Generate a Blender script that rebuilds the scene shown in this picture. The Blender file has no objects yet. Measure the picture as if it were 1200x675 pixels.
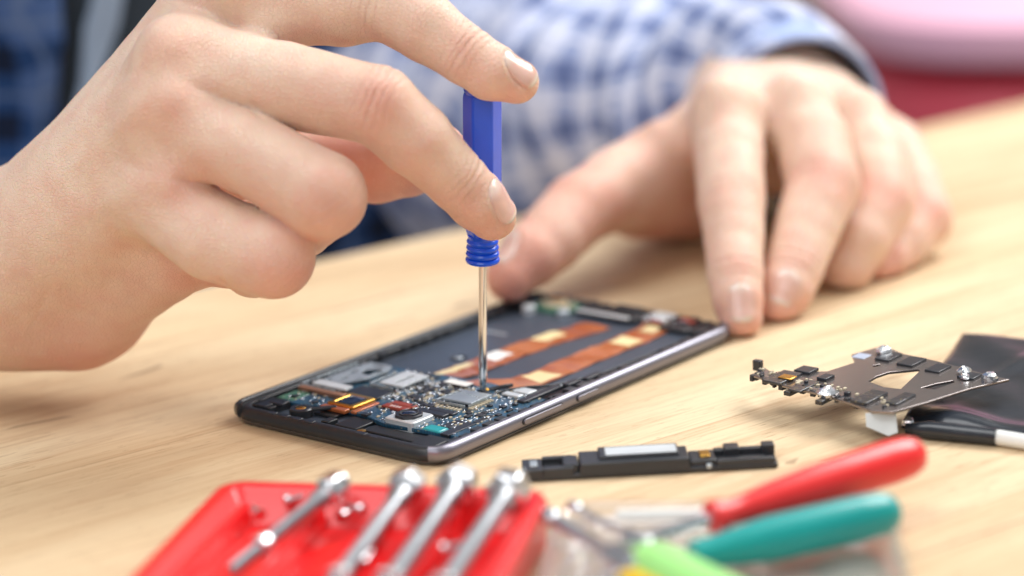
import bpy, bmesh, math, random
import numpy as np
from mathutils import Matrix, Vector
rng = np.random.default_rng(7)
random.seed(7)
S = 0.01                                   # everything below is written in centimetres
scene = bpy.context.scene
COL = scene.collection

# ------------------------------------------------------------------ camera model
F, H, PIT, ROLL = 2800., 20.511, math.radians(15.097), -.052
_cp, _sp, _cr, _sr = math.cos(PIT), math.sin(PIT), math.cos(ROLL), math.sin(ROLL)
FW = np.array([0, _cp, -_sp]); E1 = np.array([1., 0, 0]); E2 = np.array([0, -_sp, -_cp])
RT = _cr*E1 - _sr*E2; DN = _sr*E1 + _cr*E2
EYE = np.array([0, 0, H])
def at(px, py, Y):
    d = FW+(px-600)/F*RT+(py-337.5)/F*DN
    return EYE+d*Y/d[1]
def pz(px, py, z):
    d = FW+(px-600)/F*RT+(py-337.5)/F*DN
    return EYE+d*(z-H)/d[2]
def V(*a): return np.array(a, float)
def nrm(a): a = np.asarray(a, float); return a/np.linalg.norm(a)

# ------------------------------------------------------------------ object helpers
def tag(o, label=None, cat=None, group=None, kind=None):
    if label: o['label'] = label
    if cat: o['category'] = cat
    if group: o['group'] = group
    if kind: o['kind'] = kind
    return o
WLOC = {}
def empty(name, loc, label, cat, group=None):
    o = bpy.data.objects.new(name, None); COL.objects.link(o)
    o.location = [c*S for c in loc]; o.empty_display_size = .01
    WLOC[o.name] = V(*loc)
    return tag(o, label, cat, group)
def link_mesh(name, verts, faces, mat, parent=None, origin=None, smooth=True, uvs=None, sharp=35):
    """verts in world centimetres; stored relative to the top-level parent's base."""
    me = bpy.data.meshes.new(name)
    base = V(0, 0, 0)
    if parent is not None: base = WLOC[parent.name]
    elif origin is not None: base = V(*origin)
    v = (np.asarray(verts, float)-base)*S
    if isinstance(faces, np.ndarray):
        me.vertices.add(len(v)); me.vertices.foreach_set('co', v.astype(np.float32).ravel())
        n = faces.shape[1]
        me.loops.add(faces.size); me.loops.foreach_set('vertex_index', faces.astype(np.int32).ravel())
        me.polygons.add(len(faces)); me.polygons.foreach_set('loop_start', np.arange(0, faces.size, n, dtype=np.int32))
        me.update(calc_edges=True)
    else:
        me.from_pydata([tuple(p) for p in v], [], [tuple(f) for f in faces])
    if uvs is not None:
        ul = me.uv_layers.new(name='UVMap')
        li = np.empty(len(me.loops), np.int32); me.loops.foreach_get('vertex_index', li)
        ul.data.foreach_set('uv', np.asarray(uvs, np.float32)[li].ravel())
    me.validate(); me.update()
    o = bpy.data.objects.new(name, me); COL.objects.link(o)
    if mat: me.materials.append(mat)
    if smooth:
        me.polygons.foreach_set('use_smooth', [True]*len(me.polygons))
        if sharp: me.set_sharp_from_angle(angle=math.radians(sharp))
    if parent is not None:
        o.parent = parent
        WLOC[o.name] = base
    else:
        o.location = [c*S for c in base]; WLOC[o.name] = base
    return o

class MB:
    def __init__(s): s.v = []; s.f = []
    def add(s, v, f):
        b = len(s.v); s.v += [tuple(map(float, p)) for p in v]; s.f += [tuple(int(i)+b for i in q) for q in f]
    def box(s, c, size, fr=None, taper=1.0):
        x, y, z = [d/2 for d in size]
        pts = []
        for k, (a, b, cc) in enumerate([(-1,-1,-1),(1,-1,-1),(1,1,-1),(-1,1,-1),(-1,-1,1),(1,-1,1),(1,1,1),(-1,1,1)]):
            t = taper if cc > 0 else 1
            p = V(a*x*t, b*y*t, cc*z)
            if fr is not None: p = fr[0]*p[0]+fr[1]*p[1]+fr[2]*p[2]
            pts.append(V(*c)+p)
        s.add(pts, [(3,2,1,0),(4,5,6,7),(0,1,5,4),(1,2,6,5),(2,3,7,6),(3,0,4,7)])
    def lathe(s, a, axis, prof, n=24, flat=False, caps=True, twist=0.):
        """prof: list of (distance along axis, radius)"""
        ax = nrm(axis); u = np.cross(ax, [0, 0, 1.]);
        if np.linalg.norm(u) < 1e-3: u = V(1, 0, 0)
        u = nrm(u); w = np.cross(ax, u)
        vs = []
        for d, r in prof:
            for k in range(n):
                t = 2*math.pi*k/n+twist
                vs.append(V(*a)+ax*d+(u*math.cos(t)+w*math.sin(t))*r)
        fs = []
        for i in range(len(prof)-1):
            for k in range(n):
                k2 = (k+1) % n
                fs.append((i*n+k, i*n+k2, (i+1)*n+k2, (i+1)*n+k))
        if caps:
            fs.append(tuple(range(n-1, -1, -1))); fs.append(tuple((len(prof)-1)*n+k for k in range(n)))
        s.add(vs, fs)
    def tube(s, pts, r, n=10):
        pts = [V(*p) for p in pts]; vs = []; rs = r if hasattr(r, '__len__') else [r]*len(pts)
        u = None
        for i, p in enumerate(pts):
            t = nrm(pts[min(i+1, len(pts)-1)]-pts[max(i-1, 0)])
            if u is None:
                u = np.cross(t, [0, 0, 1.]);
                if np.linalg.norm(u) < 1e-3: u = V(1, 0, 0)
            u = nrm(u-t*(u@t)); w = np.cross(t, u)
            for k in range(n):
                a = 2*math.pi*k/n
                vs.append(p+(u*math.cos(a)+w*math.sin(a))*rs[i])
        fs = [(i*n+k, i*n+(k+1) % n, (i+1)*n+(k+1) % n, (i+1)*n+k) for i in range(len(pts)-1) for k in range(n)]
        fs.append(tuple(range(n-1, -1, -1))); fs.append(tuple((len(pts)-1)*n+k for k in range(n)))
        s.add(vs, fs)
    def loft(s, loops, close_ends=(False, False), cyclic=True):
        n = len(loops[0]); vs = [p for L in loops for p in L]; fs = []
        for i in range(len(loops)-1):
            for k in range(n if cyclic else n-1):
                k2 = (k+1) % n
                fs.append((i*n+k, i*n+k2, (i+1)*n+k2, (i+1)*n+k))
        if close_ends[0]: fs.append(tuple(range(n-1, -1, -1)))
        if close_ends[1]: fs.append(tuple((len(loops)-1)*n+k for k in range(n)))
        s.add(vs, fs)
    def build(s, name, mat, parent=None, origin=None, smooth=True, bevel=0, seg=2, sharp=35):
        o = link_mesh(name, s.v, s.f, mat, parent, origin, smooth, sharp=sharp)
        if bevel:
            m = o.modifiers.new('bevel', 'BEVEL'); m.width = bevel*S; m.segments = seg; m.limit_method = 'ANGLE'; m.angle_limit = math.radians(40)
            m.harden_normals = False
        return o

def plate(name, loops, thick, mat, parent, fr, origin3, bevel=.01):
    """flat cut plate with holes. loops: list of 2D loops in frame fr=(u,v,n) at origin3"""
    cu = bpy.data.curves.new('tmp', 'CURVE'); cu.dimensions = '2D'; cu.fill_mode = 'BOTH'
    cu.extrude = thick/2; cu.bevel_depth = bevel; cu.bevel_resolution = 1; cu.offset = -bevel
    for L in loops:
        sp = cu.splines.new('POLY'); sp.points.add(len(L)-1); sp.use_cyclic_u = True
        for i, p in enumerate(L): sp.points[i].co = (p[0], p[1], 0, 1)
    to = bpy.data.objects.new('tmp', cu); COL.objects.link(to)
    dg = bpy.context.evaluated_depsgraph_get(); dg.update()
    me = bpy.data.meshes.new_from_object(to.evaluated_get(dg))
    vs = [V(*origin3)+fr[0]*v.co.x+fr[1]*v.co.y+fr[2]*v.co.z for v in me.vertices]
    fs = [tuple(p.vertices) for p in me.polygons]
    bpy.data.objects.remove(to); bpy.data.meshes.remove(me); bpy.data.curves.remove(cu)
    return link_mesh(name, vs, fs, mat, parent, smooth=True, sharp=30)

def copy_tree(o, parent=None):
    c = o.copy(); COL.objects.link(c); c.parent = parent
    for ch in list(o.children): copy_tree(ch, c)
    return c

# ------------------------------------------------------------------ materials
def srgb(*c): return tuple(((x/255)/12.92 if x/255 <= .04045 else ((x/255+.055)/1.055)**2.4) for x in c)+(1,)
class Mat:
    def __init__(s, name):
        s.m = bpy.data.materials.new(name); s.m.use_nodes = True; s.nt = s.m.node_tree
        s.N = s.nt.nodes; s.L = s.nt.links; s.b = s.N['Principled BSDF']; s.out = s.N['Material Output']
    def n(s, t, **k):
        nd = s.N.new(t)
        for a, b in k.items():
            if a.startswith('i_'):
                key = a[2:].replace('_', ' ')
                nd.inputs[key if key in nd.inputs else int(key)].default_value = b
            else: setattr(nd, a, b)
        return nd
    def l(s, a, b): s.L.new(a, b)
    def set(s, **k):
        for a, b in k.items(): s.b.inputs[a.replace('_', ' ')].default_value = b
        return s
    def coords(s, kind='Object', scale=(1, 1, 1), rot=(0, 0, 0)):
        tc = s.n('ShaderNodeTexCoord'); mp = s.n('ShaderNodeMapping'); mp.inputs['Scale'].default_value = scale; mp.inputs['Rotation'].default_value = rot
        s.l(tc.outputs[kind], mp.inputs['Vector']); return mp.outputs['Vector']
    def noise(s, vec, scale, detail=4, rough=.55, dist=0.):
        nd = s.n('ShaderNodeTexNoise'); nd.inputs['Scale'].default_value = scale; nd.inputs['Detail'].default_value = detail
        nd.inputs['Roughness'].default_value = rough; nd.inputs['Distortion'].default_value = dist
        s.l(vec, nd.inputs['Vector']); return nd.outputs['Fac']
    def ramp(s, fac, stops, interp='LINEAR'):
        r = s.n('ShaderNodeValToRGB'); r.color_ramp.interpolation = interp
        e = r.color_ramp.elements
        while len(e) < len(stops): e.new(.5)
        for i, (p, c) in enumerate(stops):
            e[i].position = p; e[i].color = c if len(c) == 4 else (*c, 1)
        s.l(fac, r.inputs['Fac']); return r.outputs['Color']
    def mix(s, fac, a, b, mode='MIX'):
        m = s.n('ShaderNodeMix'); m.data_type = 'RGBA'; m.blend_type = mode; m.clamp_factor = True
        for sock, val in ((m.inputs[0], fac), (m.inputs[6], a), (m.inputs[7], b)):
            if hasattr(val, 'is_output') or isinstance(val, bpy.types.NodeSocket): s.l(val, sock)
            else: sock.default_value = val
        return m.outputs[2]
    def math(s, op, a, b=0., c=None):
        m = s.n('ShaderNodeMath'); m.operation = op
        for i, val in enumerate((a, b) if c is None else (a, b, c)):
            if isinstance(val, bpy.types.NodeSocket): s.l(val, m.inputs[i])
            else: m.inputs[i].default_value = val
        return m.outputs[0]
    def bump(s, h, strength=.3, dist=.01, prev=None):
        b = s.n('ShaderNodeBump'); b.inputs['Strength'].default_value = strength; b.inputs['Distance'].default_value = dist*S
        s.l(h, b.inputs['Height'])
        if prev is not None: s.l(prev, b.inputs['Normal'])
        return b.outputs['Normal']

def simple(name, col, rough=.5, metal=0., var=.12, vscale=120., bump=0., bscale=400., coat=0., spec=.5, trans=0., sss=0.):
    m = Mat(name); v = m.coords('Object')
    n1 = m.noise(v, vscale, 5)
    c = m.mix(m.math('MULTIPLY', n1, 1.0), tuple(x*(1-var) for x in col[:3])+(1,), tuple(min(1, x*(1+var)) for x in col[:3])+(1,))
    m.l(c, m.b.inputs['Base Color'])
    m.l(m.math('MULTIPLY_ADD', n1, .25*rough, rough*.88), m.b.inputs['Roughness'])
    m.set(Metallic=metal)
    m.b.inputs['Coat Weight'].default_value = coat; m.b.inputs['Specular IOR Level'].default_value = spec
    if trans: m.b.inputs['Transmission Weight'].default_value = trans
    if sss: m.b.inputs['Subsurface Weight'].default_value = sss; m.b.inputs['Subsurface Scale'].default_value = .004
    if bump: m.l(m.bump(m.noise(v, bscale, 3), bump, .01), m.b.inputs['Normal'])
    return m.m

def make_skin():
    m = Mat('skin'); v = m.coords('Object')
    red = m.n('ShaderNodeAttribute'); red.attribute_name = 'redness'
    ax = m.n('ShaderNodeAttribute'); ax.attribute_name = 'crease_u'
    cm = m.n('ShaderNodeAttribute'); cm.attribute_name = 'crease_m'
    big = m.noise(v, 28, 4, .6); mid = m.noise(v, 130, 4, .6); fine = m.noise(v, 520, 3)
    base = m.ramp(big, [(.3, SK[0]), (.52, SK[1]), (.75, SK[2])])
    c = m.mix(m.math('MULTIPLY', m.math('SUBTRACT', mid, .42), 1.7), base, SK[3])
    c = m.mix(m.math('MULTIPLY', red.outputs['Fac'], .75), c, SK[4])
    c = m.mix(m.math('MULTIPLY', m.math('SUBTRACT', fine, .55), 1.2), c, SK[5])
    # knuckle folds
    u = m.math('ADD', ax.outputs['Fac'], m.math('MULTIPLY', m.math('SUBTRACT', m.noise(v, 150, 3), .5), .34))
    w = m.math('POWER', m.math('ABSOLUTE', m.math('SINE', m.math('MULTIPLY', u, 15.0))), .45)
    gap = m.noise(v, 230, 2)
    amp = m.math('MULTIPLY', cm.outputs['Fac'], m.math('MULTIPLY', gap, 1.6))
    h = m.math('MULTIPLY', m.math('SUBTRACT', w, 1.0), amp)
    c = m.mix(m.math('MULTIPLY', m.math('MULTIPLY', h, -1.0), .38), c, SK[6])
    m.l(c, m.b.inputs['Base Color'])
    b1 = m.bump(h, .7, .05)
    vor = m.n('ShaderNodeTexVoronoi'); vor.feature = 'DISTANCE_TO_EDGE'; vor.inputs['Scale'].default_value = 900; m.l(v, vor.inputs['Vector'])
    b2 = m.bump(m.math('MULTIPLY', m.math('MINIMUM', vor.outputs['Distance'], .12), 5.), 1.0, .018, b1)
    b3 = m.bump(mid, .6, .06, b2)
    b4 = m.bump(fine, .4, .016, b3)
    m.l(b4, m.b.inputs['Normal'])
    m.l(m.math('MULTIPLY_ADD', mid, .2, .40), m.b.inputs['Roughness'])
    m.b.inputs['Subsurface Weight'].default_value = .34
    m.b.inputs['Subsurface Radius'].default_value = (1., .32, .14)
    m.b.inputs['Subsurface Scale'].default_value = .0055
    m.b.inputs['Specular IOR Level'].default_value = .5
    m.b.inputs['Coat Weight'].default_value = 0
    return m.m
SK = [srgb(225,189,166), srgb(234,203,180), srgb(240,214,193), srgb(227,174,156), srgb(222,138,120), srgb(238,214,196), srgb(172,108,88)]
M = {}
M['skin'] = make_skin()

def make_nail():
    m = Mat('fingernail')
    uv = m.n('ShaderNodeUVMap'); sx = m.n('ShaderNodeSeparateXYZ'); m.l(uv.outputs['UV'], sx.inputs[0])
    c = m.ramp(sx.outputs['X'], [(.0, srgb(234,204,190)), (.16, srgb(233,198,184)), (.30, srgb(232,182,168)), (.86, srgb(234,184,170)), (.94, srgb(238,212,200)), (1, srgb(240,226,214))])
    m.l(c, m.b.inputs['Base Color']); m.set(Roughness=.2); m.b.inputs['Coat Weight'].default_value = .35
    m.b.inputs['Subsurface Weight'].default_value = .3; m.b.inputs['Subsurface Scale'].default_value = .003
    st = m.n('ShaderNodeTexNoise'); mp = m.n('ShaderNodeMapping'); mp.inputs['Scale'].default_value = (1.2, 26, 1); m.l(uv.outputs['UV'], mp.inputs['Vector']); m.l(mp.outputs[0], st.inputs['Vector']); st.inputs['Scale'].default_value = 1.5
    m.l(m.bump(st.outputs['Fac'], .2, .015), m.b.inputs['Normal'])
    return m.m
M['nail'] = make_nail()

EDGE = math.radians(35.98)
def make_wood():
    m = Mat('pale wood'); tc = m.n('ShaderNodeTexCoord')
    mp = m.n('ShaderNodeMapping'); mp.vector_type = 'POINT'; mp.inputs['Rotation'].default_value = (0, 0, -EDGE); m.l(tc.outputs['Object'], mp.inputs['Vector'])
    sep = m.n('ShaderNodeSeparateXYZ'); m.l(mp.outputs[0], sep.inputs[0])
    X, Y = sep.outputs['X'], sep.outputs['Y']
    # boards 9 cm wide
    pw = m.math('MULTIPLY', Y, 1/.092); pid = m.math('FLOOR', pw); pf = m.math('SUBTRACT', pw, pid)
    wn = m.n('ShaderNodeTexWhiteNoise'); wn.noise_dimensions = '1D'; m.l(pid, wn.inputs['W'])
    # warped streaky grain
    def vec(sx, sy, w=None):
        cb = m.n('ShaderNodeCombineXYZ')
        m.l(m.math('MULTIPLY', X, sx), cb.inputs[0]); m.l(m.math('MULTIPLY', Y, sy), cb.inputs[1]); m.l(m.math('MULTIPLY', wn.outputs['Value'], 13.), cb.inputs[2])
        return cb.outputs[0]
    broad = m.noise(vec(2.2, 17), 1., 4, .5, .6)
    med = m.noise(vec(7, 110), 1., 5, .6, .8)
    fine = m.noise(vec(30, 900), 1., 4, .65)
    pores = m.noise(vec(110, 1700), 1., 2, .5)
    c = m.ramp(broad, [(.30, srgb(198,167,129)), (.44, srgb(217,189,150)), (.54, srgb(227,202,164)), (.72, srgb(232,211,175))])
    c = m.mix(m.math('MULTIPLY', m.math('SUBTRACT', med, .48), 2.6), c, srgb(190,150,110))
    c = m.mix(m.math('MULTIPLY', m.math('SUBTRACT', fine, .5), 2.4), c, srgb(180,140,100))
    c = m.mix(m.math('GREATER_THAN', pores, .665), c, m.mix(.55, c, srgb(150,110,76)))
    sc = m.n('ShaderNodeTexVoronoi'); sc.feature = 'DISTANCE_TO_EDGE'; sc.inputs['Scale'].default_value = 1.
    m.l(vec(3.2, 26), sc.inputs['Vector'])
    gate = m.math('GREATER_THAN', m.noise(vec(9, 30), 1., 2), .60)
    c = m.mix(m.math('MULTIPLY', m.math('LESS_THAN', sc.outputs['Distance'], .010), m.math('MULTIPLY', gate, .55)), c, srgb(134,98,70))
    tone = m.math('MULTIPLY_ADD', wn.outputs['Value'], .10, .95)
    hv = m.n('ShaderNodeHueSaturation'); m.l(tone, hv.inputs['Value']); m.l(c, hv.inputs['Color'])
    seam = m.math('LESS_THAN', m.math('MINIMUM', pf, m.math('SUBTRACT', 1., pf)), .004)
    c = m.mix(m.math('MULTIPLY', seam, .35), hv.outputs['Color'], srgb(150,108,70))
    m.l(c, m.b.inputs['Base Color'])
    m.l(m.math('MULTIPLY_ADD', med, .2, .42), m.b.inputs['Roughness'])
    hh = m.math('ADD', m.math('MULTIPLY', fine, .7), m.math('MULTIPLY', med, .5))
    m.l(m.bump(hh, .35, .02), m.b.inputs['Normal'])
    m.b.inputs['Specular IOR Level'].default_value = .4
    return m.m
M['wood'] = make_wood()

def make_plaid(name, kind, scale, cols, seed=0.):
    """woven check: bands in two directions; cols = ground, band, dark, line"""
    m = Mat(name)
    if kind == 'UV':
        uv = m.n('ShaderNodeUVMap'); src = uv.outputs['UV']
    else:
        tc = m.n('ShaderNodeTexCoord'); src = tc.outputs['Object']
    mp = m.n('ShaderNodeMapping'); m.l(src, mp.inputs['Vector'])
    if kind != 'UV': mp.inputs['Rotation'].default_value = (0, 0, -EDGE)
    wob = m.n('ShaderNodeTexNoise'); wob.inputs['Scale'].default_value = .45*scale; m.l(src, wob.inputs['Vector'])
    wv = m.n('ShaderNodeVectorMath'); wv.operation = 'MULTIPLY_ADD'; m.l(wob.outputs['Color'], wv.inputs[0]); wv.inputs[1].default_value = ((1.3/scale,)*3 if kind == 'UV' else (1.6/scale,)*3); m.l(mp.outputs[0], wv.inputs[2])
    sep = m.n('ShaderNodeSeparateXYZ'); m.l(wv.outputs[0], sep.inputs[0])
    A, B = sep.outputs['X'], (sep.outputs['Y'] if kind == 'UV' else sep.outputs['Z'])
    def bands(s_, off, duty):
        t = m.math('FRACT', m.math('ADD', m.math('MULTIPLY', s_, scale), off))
        return t
    ta, tb = bands(A, .1+seed, .4), bands(B, .35+seed, .4)
    ra = m.ramp(ta, [(0, (0,0,0)), (.10, (0,0,0)), (.12, (1,1,1)), (.50, (1,1,1)), (.52, (0,0,0)), (1, (0,0,0))])
    rb = m.ramp(tb, [(0, (0,0,0)), (.10, (0,0,0)), (.12, (1,1,1)), (.50, (1,1,1)), (.52, (0,0,0)), (1, (0,0,0))])
    la = m.ramp(ta, [(0, (0,0,0)), (.72, (0,0,0)), (.73, (1,1,1)), (.80, (1,1,1)), (.81, (0,0,0))])
    lb = m.ramp(tb, [(0, (0,0,0)), (.72, (0,0,0)), (.73, (1,1,1)), (.80, (1,1,1)), (.81, (0,0,0))])
    c = m.mix(ra, cols[0], cols[1]); c2 = m.mix(ra, cols[1], cols[2])
    c = m.mix(rb, c, c2)
    c = m.mix(m.math('MULTIPLY', la, .7), c, cols[3]); c = m.mix(m.math('MULTIPLY', lb, .7), c, cols[3])
    m.l(c, m.b.inputs['Base Color']); m.set(Roughness=.85); m.b.inputs['Sheen Weight'].default_value = .15; m.b.inputs['Specular IOR Level'].default_value = .2
    return m.m

M['sleeve'] = make_plaid('pale blue check cotton', 'UV', 1.0, (srgb(192,198,220), srgb(142,155,192), srgb(92,106,148), srgb(220,222,236)))  # sleeve copy of the shirt cloth, its brighter exposure put into the colour
M['shirt'] = make_plaid('navy check cotton', 'OBJ', 34., (srgb(74,100,148), srgb(32,64,112), srgb(14,28,54), srgb(104,124,160)))  # same cloth on the torso, its dimmer exposure painted as darker colour
M['tee'] = simple('dark grey jersey', srgb(50,60,70), .9, var=.2)
M['placket'] = simple('white cotton lining', srgb(150,168,190), .85)
M['dkwall'] = simple('warm grey wall paint', srgb(206,200,190), .8)
M['floor'] = simple('beige floor tiles', srgb(196,186,176), .6)

# ------------------------------------------------------------------ signed distance modelling (hands)
def cone(P, a, b, ra, rb):
    ab = b-a; t = np.clip(((P-a)@ab)/(ab@ab), 0, 1)
    d = P-a-t[:, None]*ab
    return np.sqrt((d*d).sum(1))-(ra+(rb-ra)*t)
def smin(a, b, k):
    h = np.clip(.5+.5*(b-a)/k, 0, 1)
    return b+(a-b)*h-k*h*(1-h)
def smax(a, b, k): return -smin(-a, -b, k)
def ell(P, c, R, fr):
    q = (P-c)@np.array(fr).T/np.array(R)
    l = np.sqrt((q*q).sum(1)); return (l-1)*min(R)*.9+0*l

class Hand:
    """fingers: list of joint lists [(point, radius)...]; palm: list of (a,b,ra,rb); """
    def __init__(s, palm, fingers, extras=(), kp=.9, kf=.55, ks=.10, hook=None):
        s.palm, s.fingers, s.extras, s.kp, s.kf, s.ks, s.hook = palm, fingers, extras, kp, kf, ks, hook
    def finger(s, P, f):
        d = None
        for (a, ra), (b, rb) in zip(f[:-1], f[1:]):
            c = cone(P, a, b, ra, rb)
            d = c if d is None else smin(d, c, .12)
        return d
    def __call__(s, P):
        pd = None
        for a, b, ra, rb in s.palm:
            c = cone(P, a, b, ra, rb); pd = c if pd is None else smin(pd, c, s.kp)
        for e in s.extras: pd = smin(pd, cone(P, *e[:4]), e[4])
        out = None
        for f in s.fingers:
            fd = s.finger(P, f)
            g = smin(pd, fd, s.kf)
            out = g if out is None else smin(out, g, s.ks)
        if s.hook: out = s.hook(P, out)
        return out
    def grad(s, P, e=.01):
        g = np.stack([s(P+d)-s(P-d) for d in np.eye(3)*e], 1)
        return g/(np.linalg.norm(g, axis=1, keepdims=True)+1e-9)

def polygonise(fn, lo, hi, h, relax=2):
    lo = np.array(lo, float); B = 8
    n = (np.ceil((np.array(hi)-lo)/h/B)*B).astype(int)
    nb = n//B
    bc = np.stack(np.meshgrid(*[np.arange(k) for k in nb], indexing='ij'), -1).reshape(-1, 3)
    cen = lo+(bc*B+(B-1)/2)*h
    d = fn(cen)
    grid = np.ones(n, np.float32)
    g5 = grid.reshape(nb[0], B, nb[1], B, nb[2], B)
    near = np.abs(d) < B*h*.9+.12
    g5[bc[:, 0], :, bc[:, 1], :, bc[:, 2], :] = np.where(d < 0, -1, 1)[:, None, None, None]
    loc = np.stack(np.meshgrid(*[np.arange(B)]*3, indexing='ij'), -1).reshape(-1, 3)
    bn = bc[near]
    for i in range(0, len(bn), 600):
        bb = bn[i:i+600]
        idx = (bb[:, None, :]*B+loc[None]).reshape(-1, 3)
        grid[idx[:, 0], idx[:, 1], idx[:, 2]] = fn(lo+idx*h)
    sgn = grid < 0
    s8 = [sgn[i:n[0]-1+i, j:n[1]-1+j, k:n[2]-1+k] for i in (0, 1) for j in (0, 1) for k in (0, 1)]
    a_or = s8[0].copy(); a_and = s8[0].copy()
    for q in s8[1:]: a_or |= q; a_and &= q
    act = a_or & ~a_and
    cells = np.argwhere(act)
    vid = -np.ones(act.shape, np.int32); vid[act] = np.arange(len(cells))
    acc = np.zeros((len(cells), 3)); cnt = np.zeros(len(cells))
    for ax in range(3):
        o1, o2 = [k for k in range(3) if k != ax]
        for i in (0, 1):
            for j in (0, 1):
                a = cells.copy(); a[:, o1] += i; a[:, o2] += j
                b = a.copy(); b[:, ax] += 1
                va = grid[a[:, 0], a[:, 1], a[:, 2]]; vb = grid[b[:, 0], b[:, 1], b[:, 2]]
                m = (va < 0) != (vb < 0)
                t = np.clip(va/(va-vb+1e-12), 0, 1)
                p = a.astype(float); p[:, ax] += t
                acc[m] += p[m]; cnt[m] += 1
    verts = lo+acc/cnt[:, None]*h
    faces = []
    for ax in range(3):
        o1, o2 = (ax+1) % 3, (ax+2) % 3
        sl0 = [slice(1, -1)]*3; sl1 = [slice(1, -1)]*3
        sl0[ax] = slice(0, n[ax]-1); sl1[ax] = slice(1, n[ax])
        A, Bq = sgn[tuple(sl0)], sgn[tuple(sl1)]
        e = np.argwhere(A != Bq); off = np.ones(3, int); off[ax] = 0
        p = e+off
        def vv(d1, d2):
            q = p.copy(); q[:, o1] -= d1; q[:, o2] -= d2
            return vid[q[:, 0], q[:, 1], q[:, 2]]
        inside = A[e[:, 0], e[:, 1], e[:, 2]]
        q = np.stack([vv(1, 1), vv(0, 1), vv(0, 0), vv(1, 0)], 1)
        q[~inside] = q[~inside][:, ::-1]
        faces.append(q)
    faces = np.concatenate(faces); faces = faces[(faces >= 0).all(1)]
    return verts, faces

def smooth_project(fn, v, f, it=2):
    E = np.concatenate([f[:, [0, 1]], f[:, [1, 2]], f[:, [2, 3]], f[:, [3, 0]]])
    for _ in range(it):
        acc = np.zeros_like(v); cnt = np.zeros(len(v))
        for k in range(3):
            acc[:, k] = np.bincount(E[:, 0], v[E[:, 1], k], len(v))+np.bincount(E[:, 1], v[E[:, 0], k], len(v))
        cnt = np.bincount(E[:, 0], minlength=len(v))+np.bincount(E[:, 1], minlength=len(v))
        v = .4*v+.6*acc/cnt[:, None]
        e = .01
        g = np.stack([fn(v+d)-fn(v-d) for d in np.eye(3)*e], 1)/(2*e)
        d = fn(v); v = v-g*(d/((g*g).sum(1)+1e-6))[:, None]
    return v

def march(fn, o, d, tmax=120):
    t = 0.
    for _ in range(400):
        x = fn((o+d*t)[None])[0]
        if x < .002: return o+d*t
        t += max(x*.7, .002)
        if t > tmax: break
    return None

def cam_hit(fn, px, py, start=45):
    for k in range(12):             # step towards the hand if the ray just misses its outline
        d = nrm(FW+(px-600)/F*RT+(py-337.5-5*k)/F*DN)
        p = march(fn, EYE+d*start, d, 60)
        if p is not None: return p
    raise ValueError((px, py))

class Nail:
    """nail patch frame on the surface fn; c centre, t along the finger, n outward"""
    def __init__(s, fn, c, t, L, W, n=None):
        g = fn.grad(c[None])[0] if n is None else n
        s.n = nrm(g); s.t = nrm(t-s.n*(t@s.n)); s.w = np.cross(s.n, s.t); s.c, s.L, s.W, s.fn = c, L, W, fn
    def local(s, P):
        q = P-s.c
        return q@s.t/(s.L/2), q@s.w/(s.W/2), q@s.n
    def shape(s, a, b):
        # 1 on the outline: rounded cuticle end (a=-1), squarer tip
        p = np.where(a < 0, 2.3, 3.6)
        return (np.abs(a)**p+np.abs(b)**p)**(1/p)
    def build(s, parent):
        na, nb = 22, 18
        ii, jj = np.meshgrid(np.arange(na), np.arange(nb), indexing='ij'); a = (-1+2*ii/(na-1)).ravel(); b = (-1+2*jj/(nb-1)).ravel()
        r = np.maximum(np.abs(a), np.abs(b)); sh = s.shape(a, b); k = r/np.maximum(sh, 1e-6)
        a2, b2 = a*k, b*k; a3 = a2*np.where(a2 > 0, 1.06, 1)
        p = s.c+np.outer(a3*s.L/2, s.t)+np.outer(b2*s.W/2, s.w)+s.n*.6
        t = np.zeros(len(p))
        for _ in range(30):
            t += np.maximum(s.fn(p-np.outer(t, s.n)), 0)*.85
        t = np.minimum(t, .6+.20*(1+.0*a)+.10*np.abs(b2)**3)
        lift = .018+.02*np.maximum(0, a2)-.02*r**8
        vs = p-np.outer(t-lift, s.n); uv = np.stack([a2*.5+.5, b2*.5+.5], 1)
        fs = np.array([(i*nb+j, (i+1)*nb+j, (i+1)*nb+j+1, i*nb+j+1) for i in range(na-1) for j in range(nb-1)])
        o = link_mesh('fingernail', np.array(vs), fs, M['nail'], parent, uvs=uv, sharp=0)
        m = o.modifiers.new('s', 'SOLIDIFY'); m.thickness = .04*S; m.offset = -1
        return o

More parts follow.
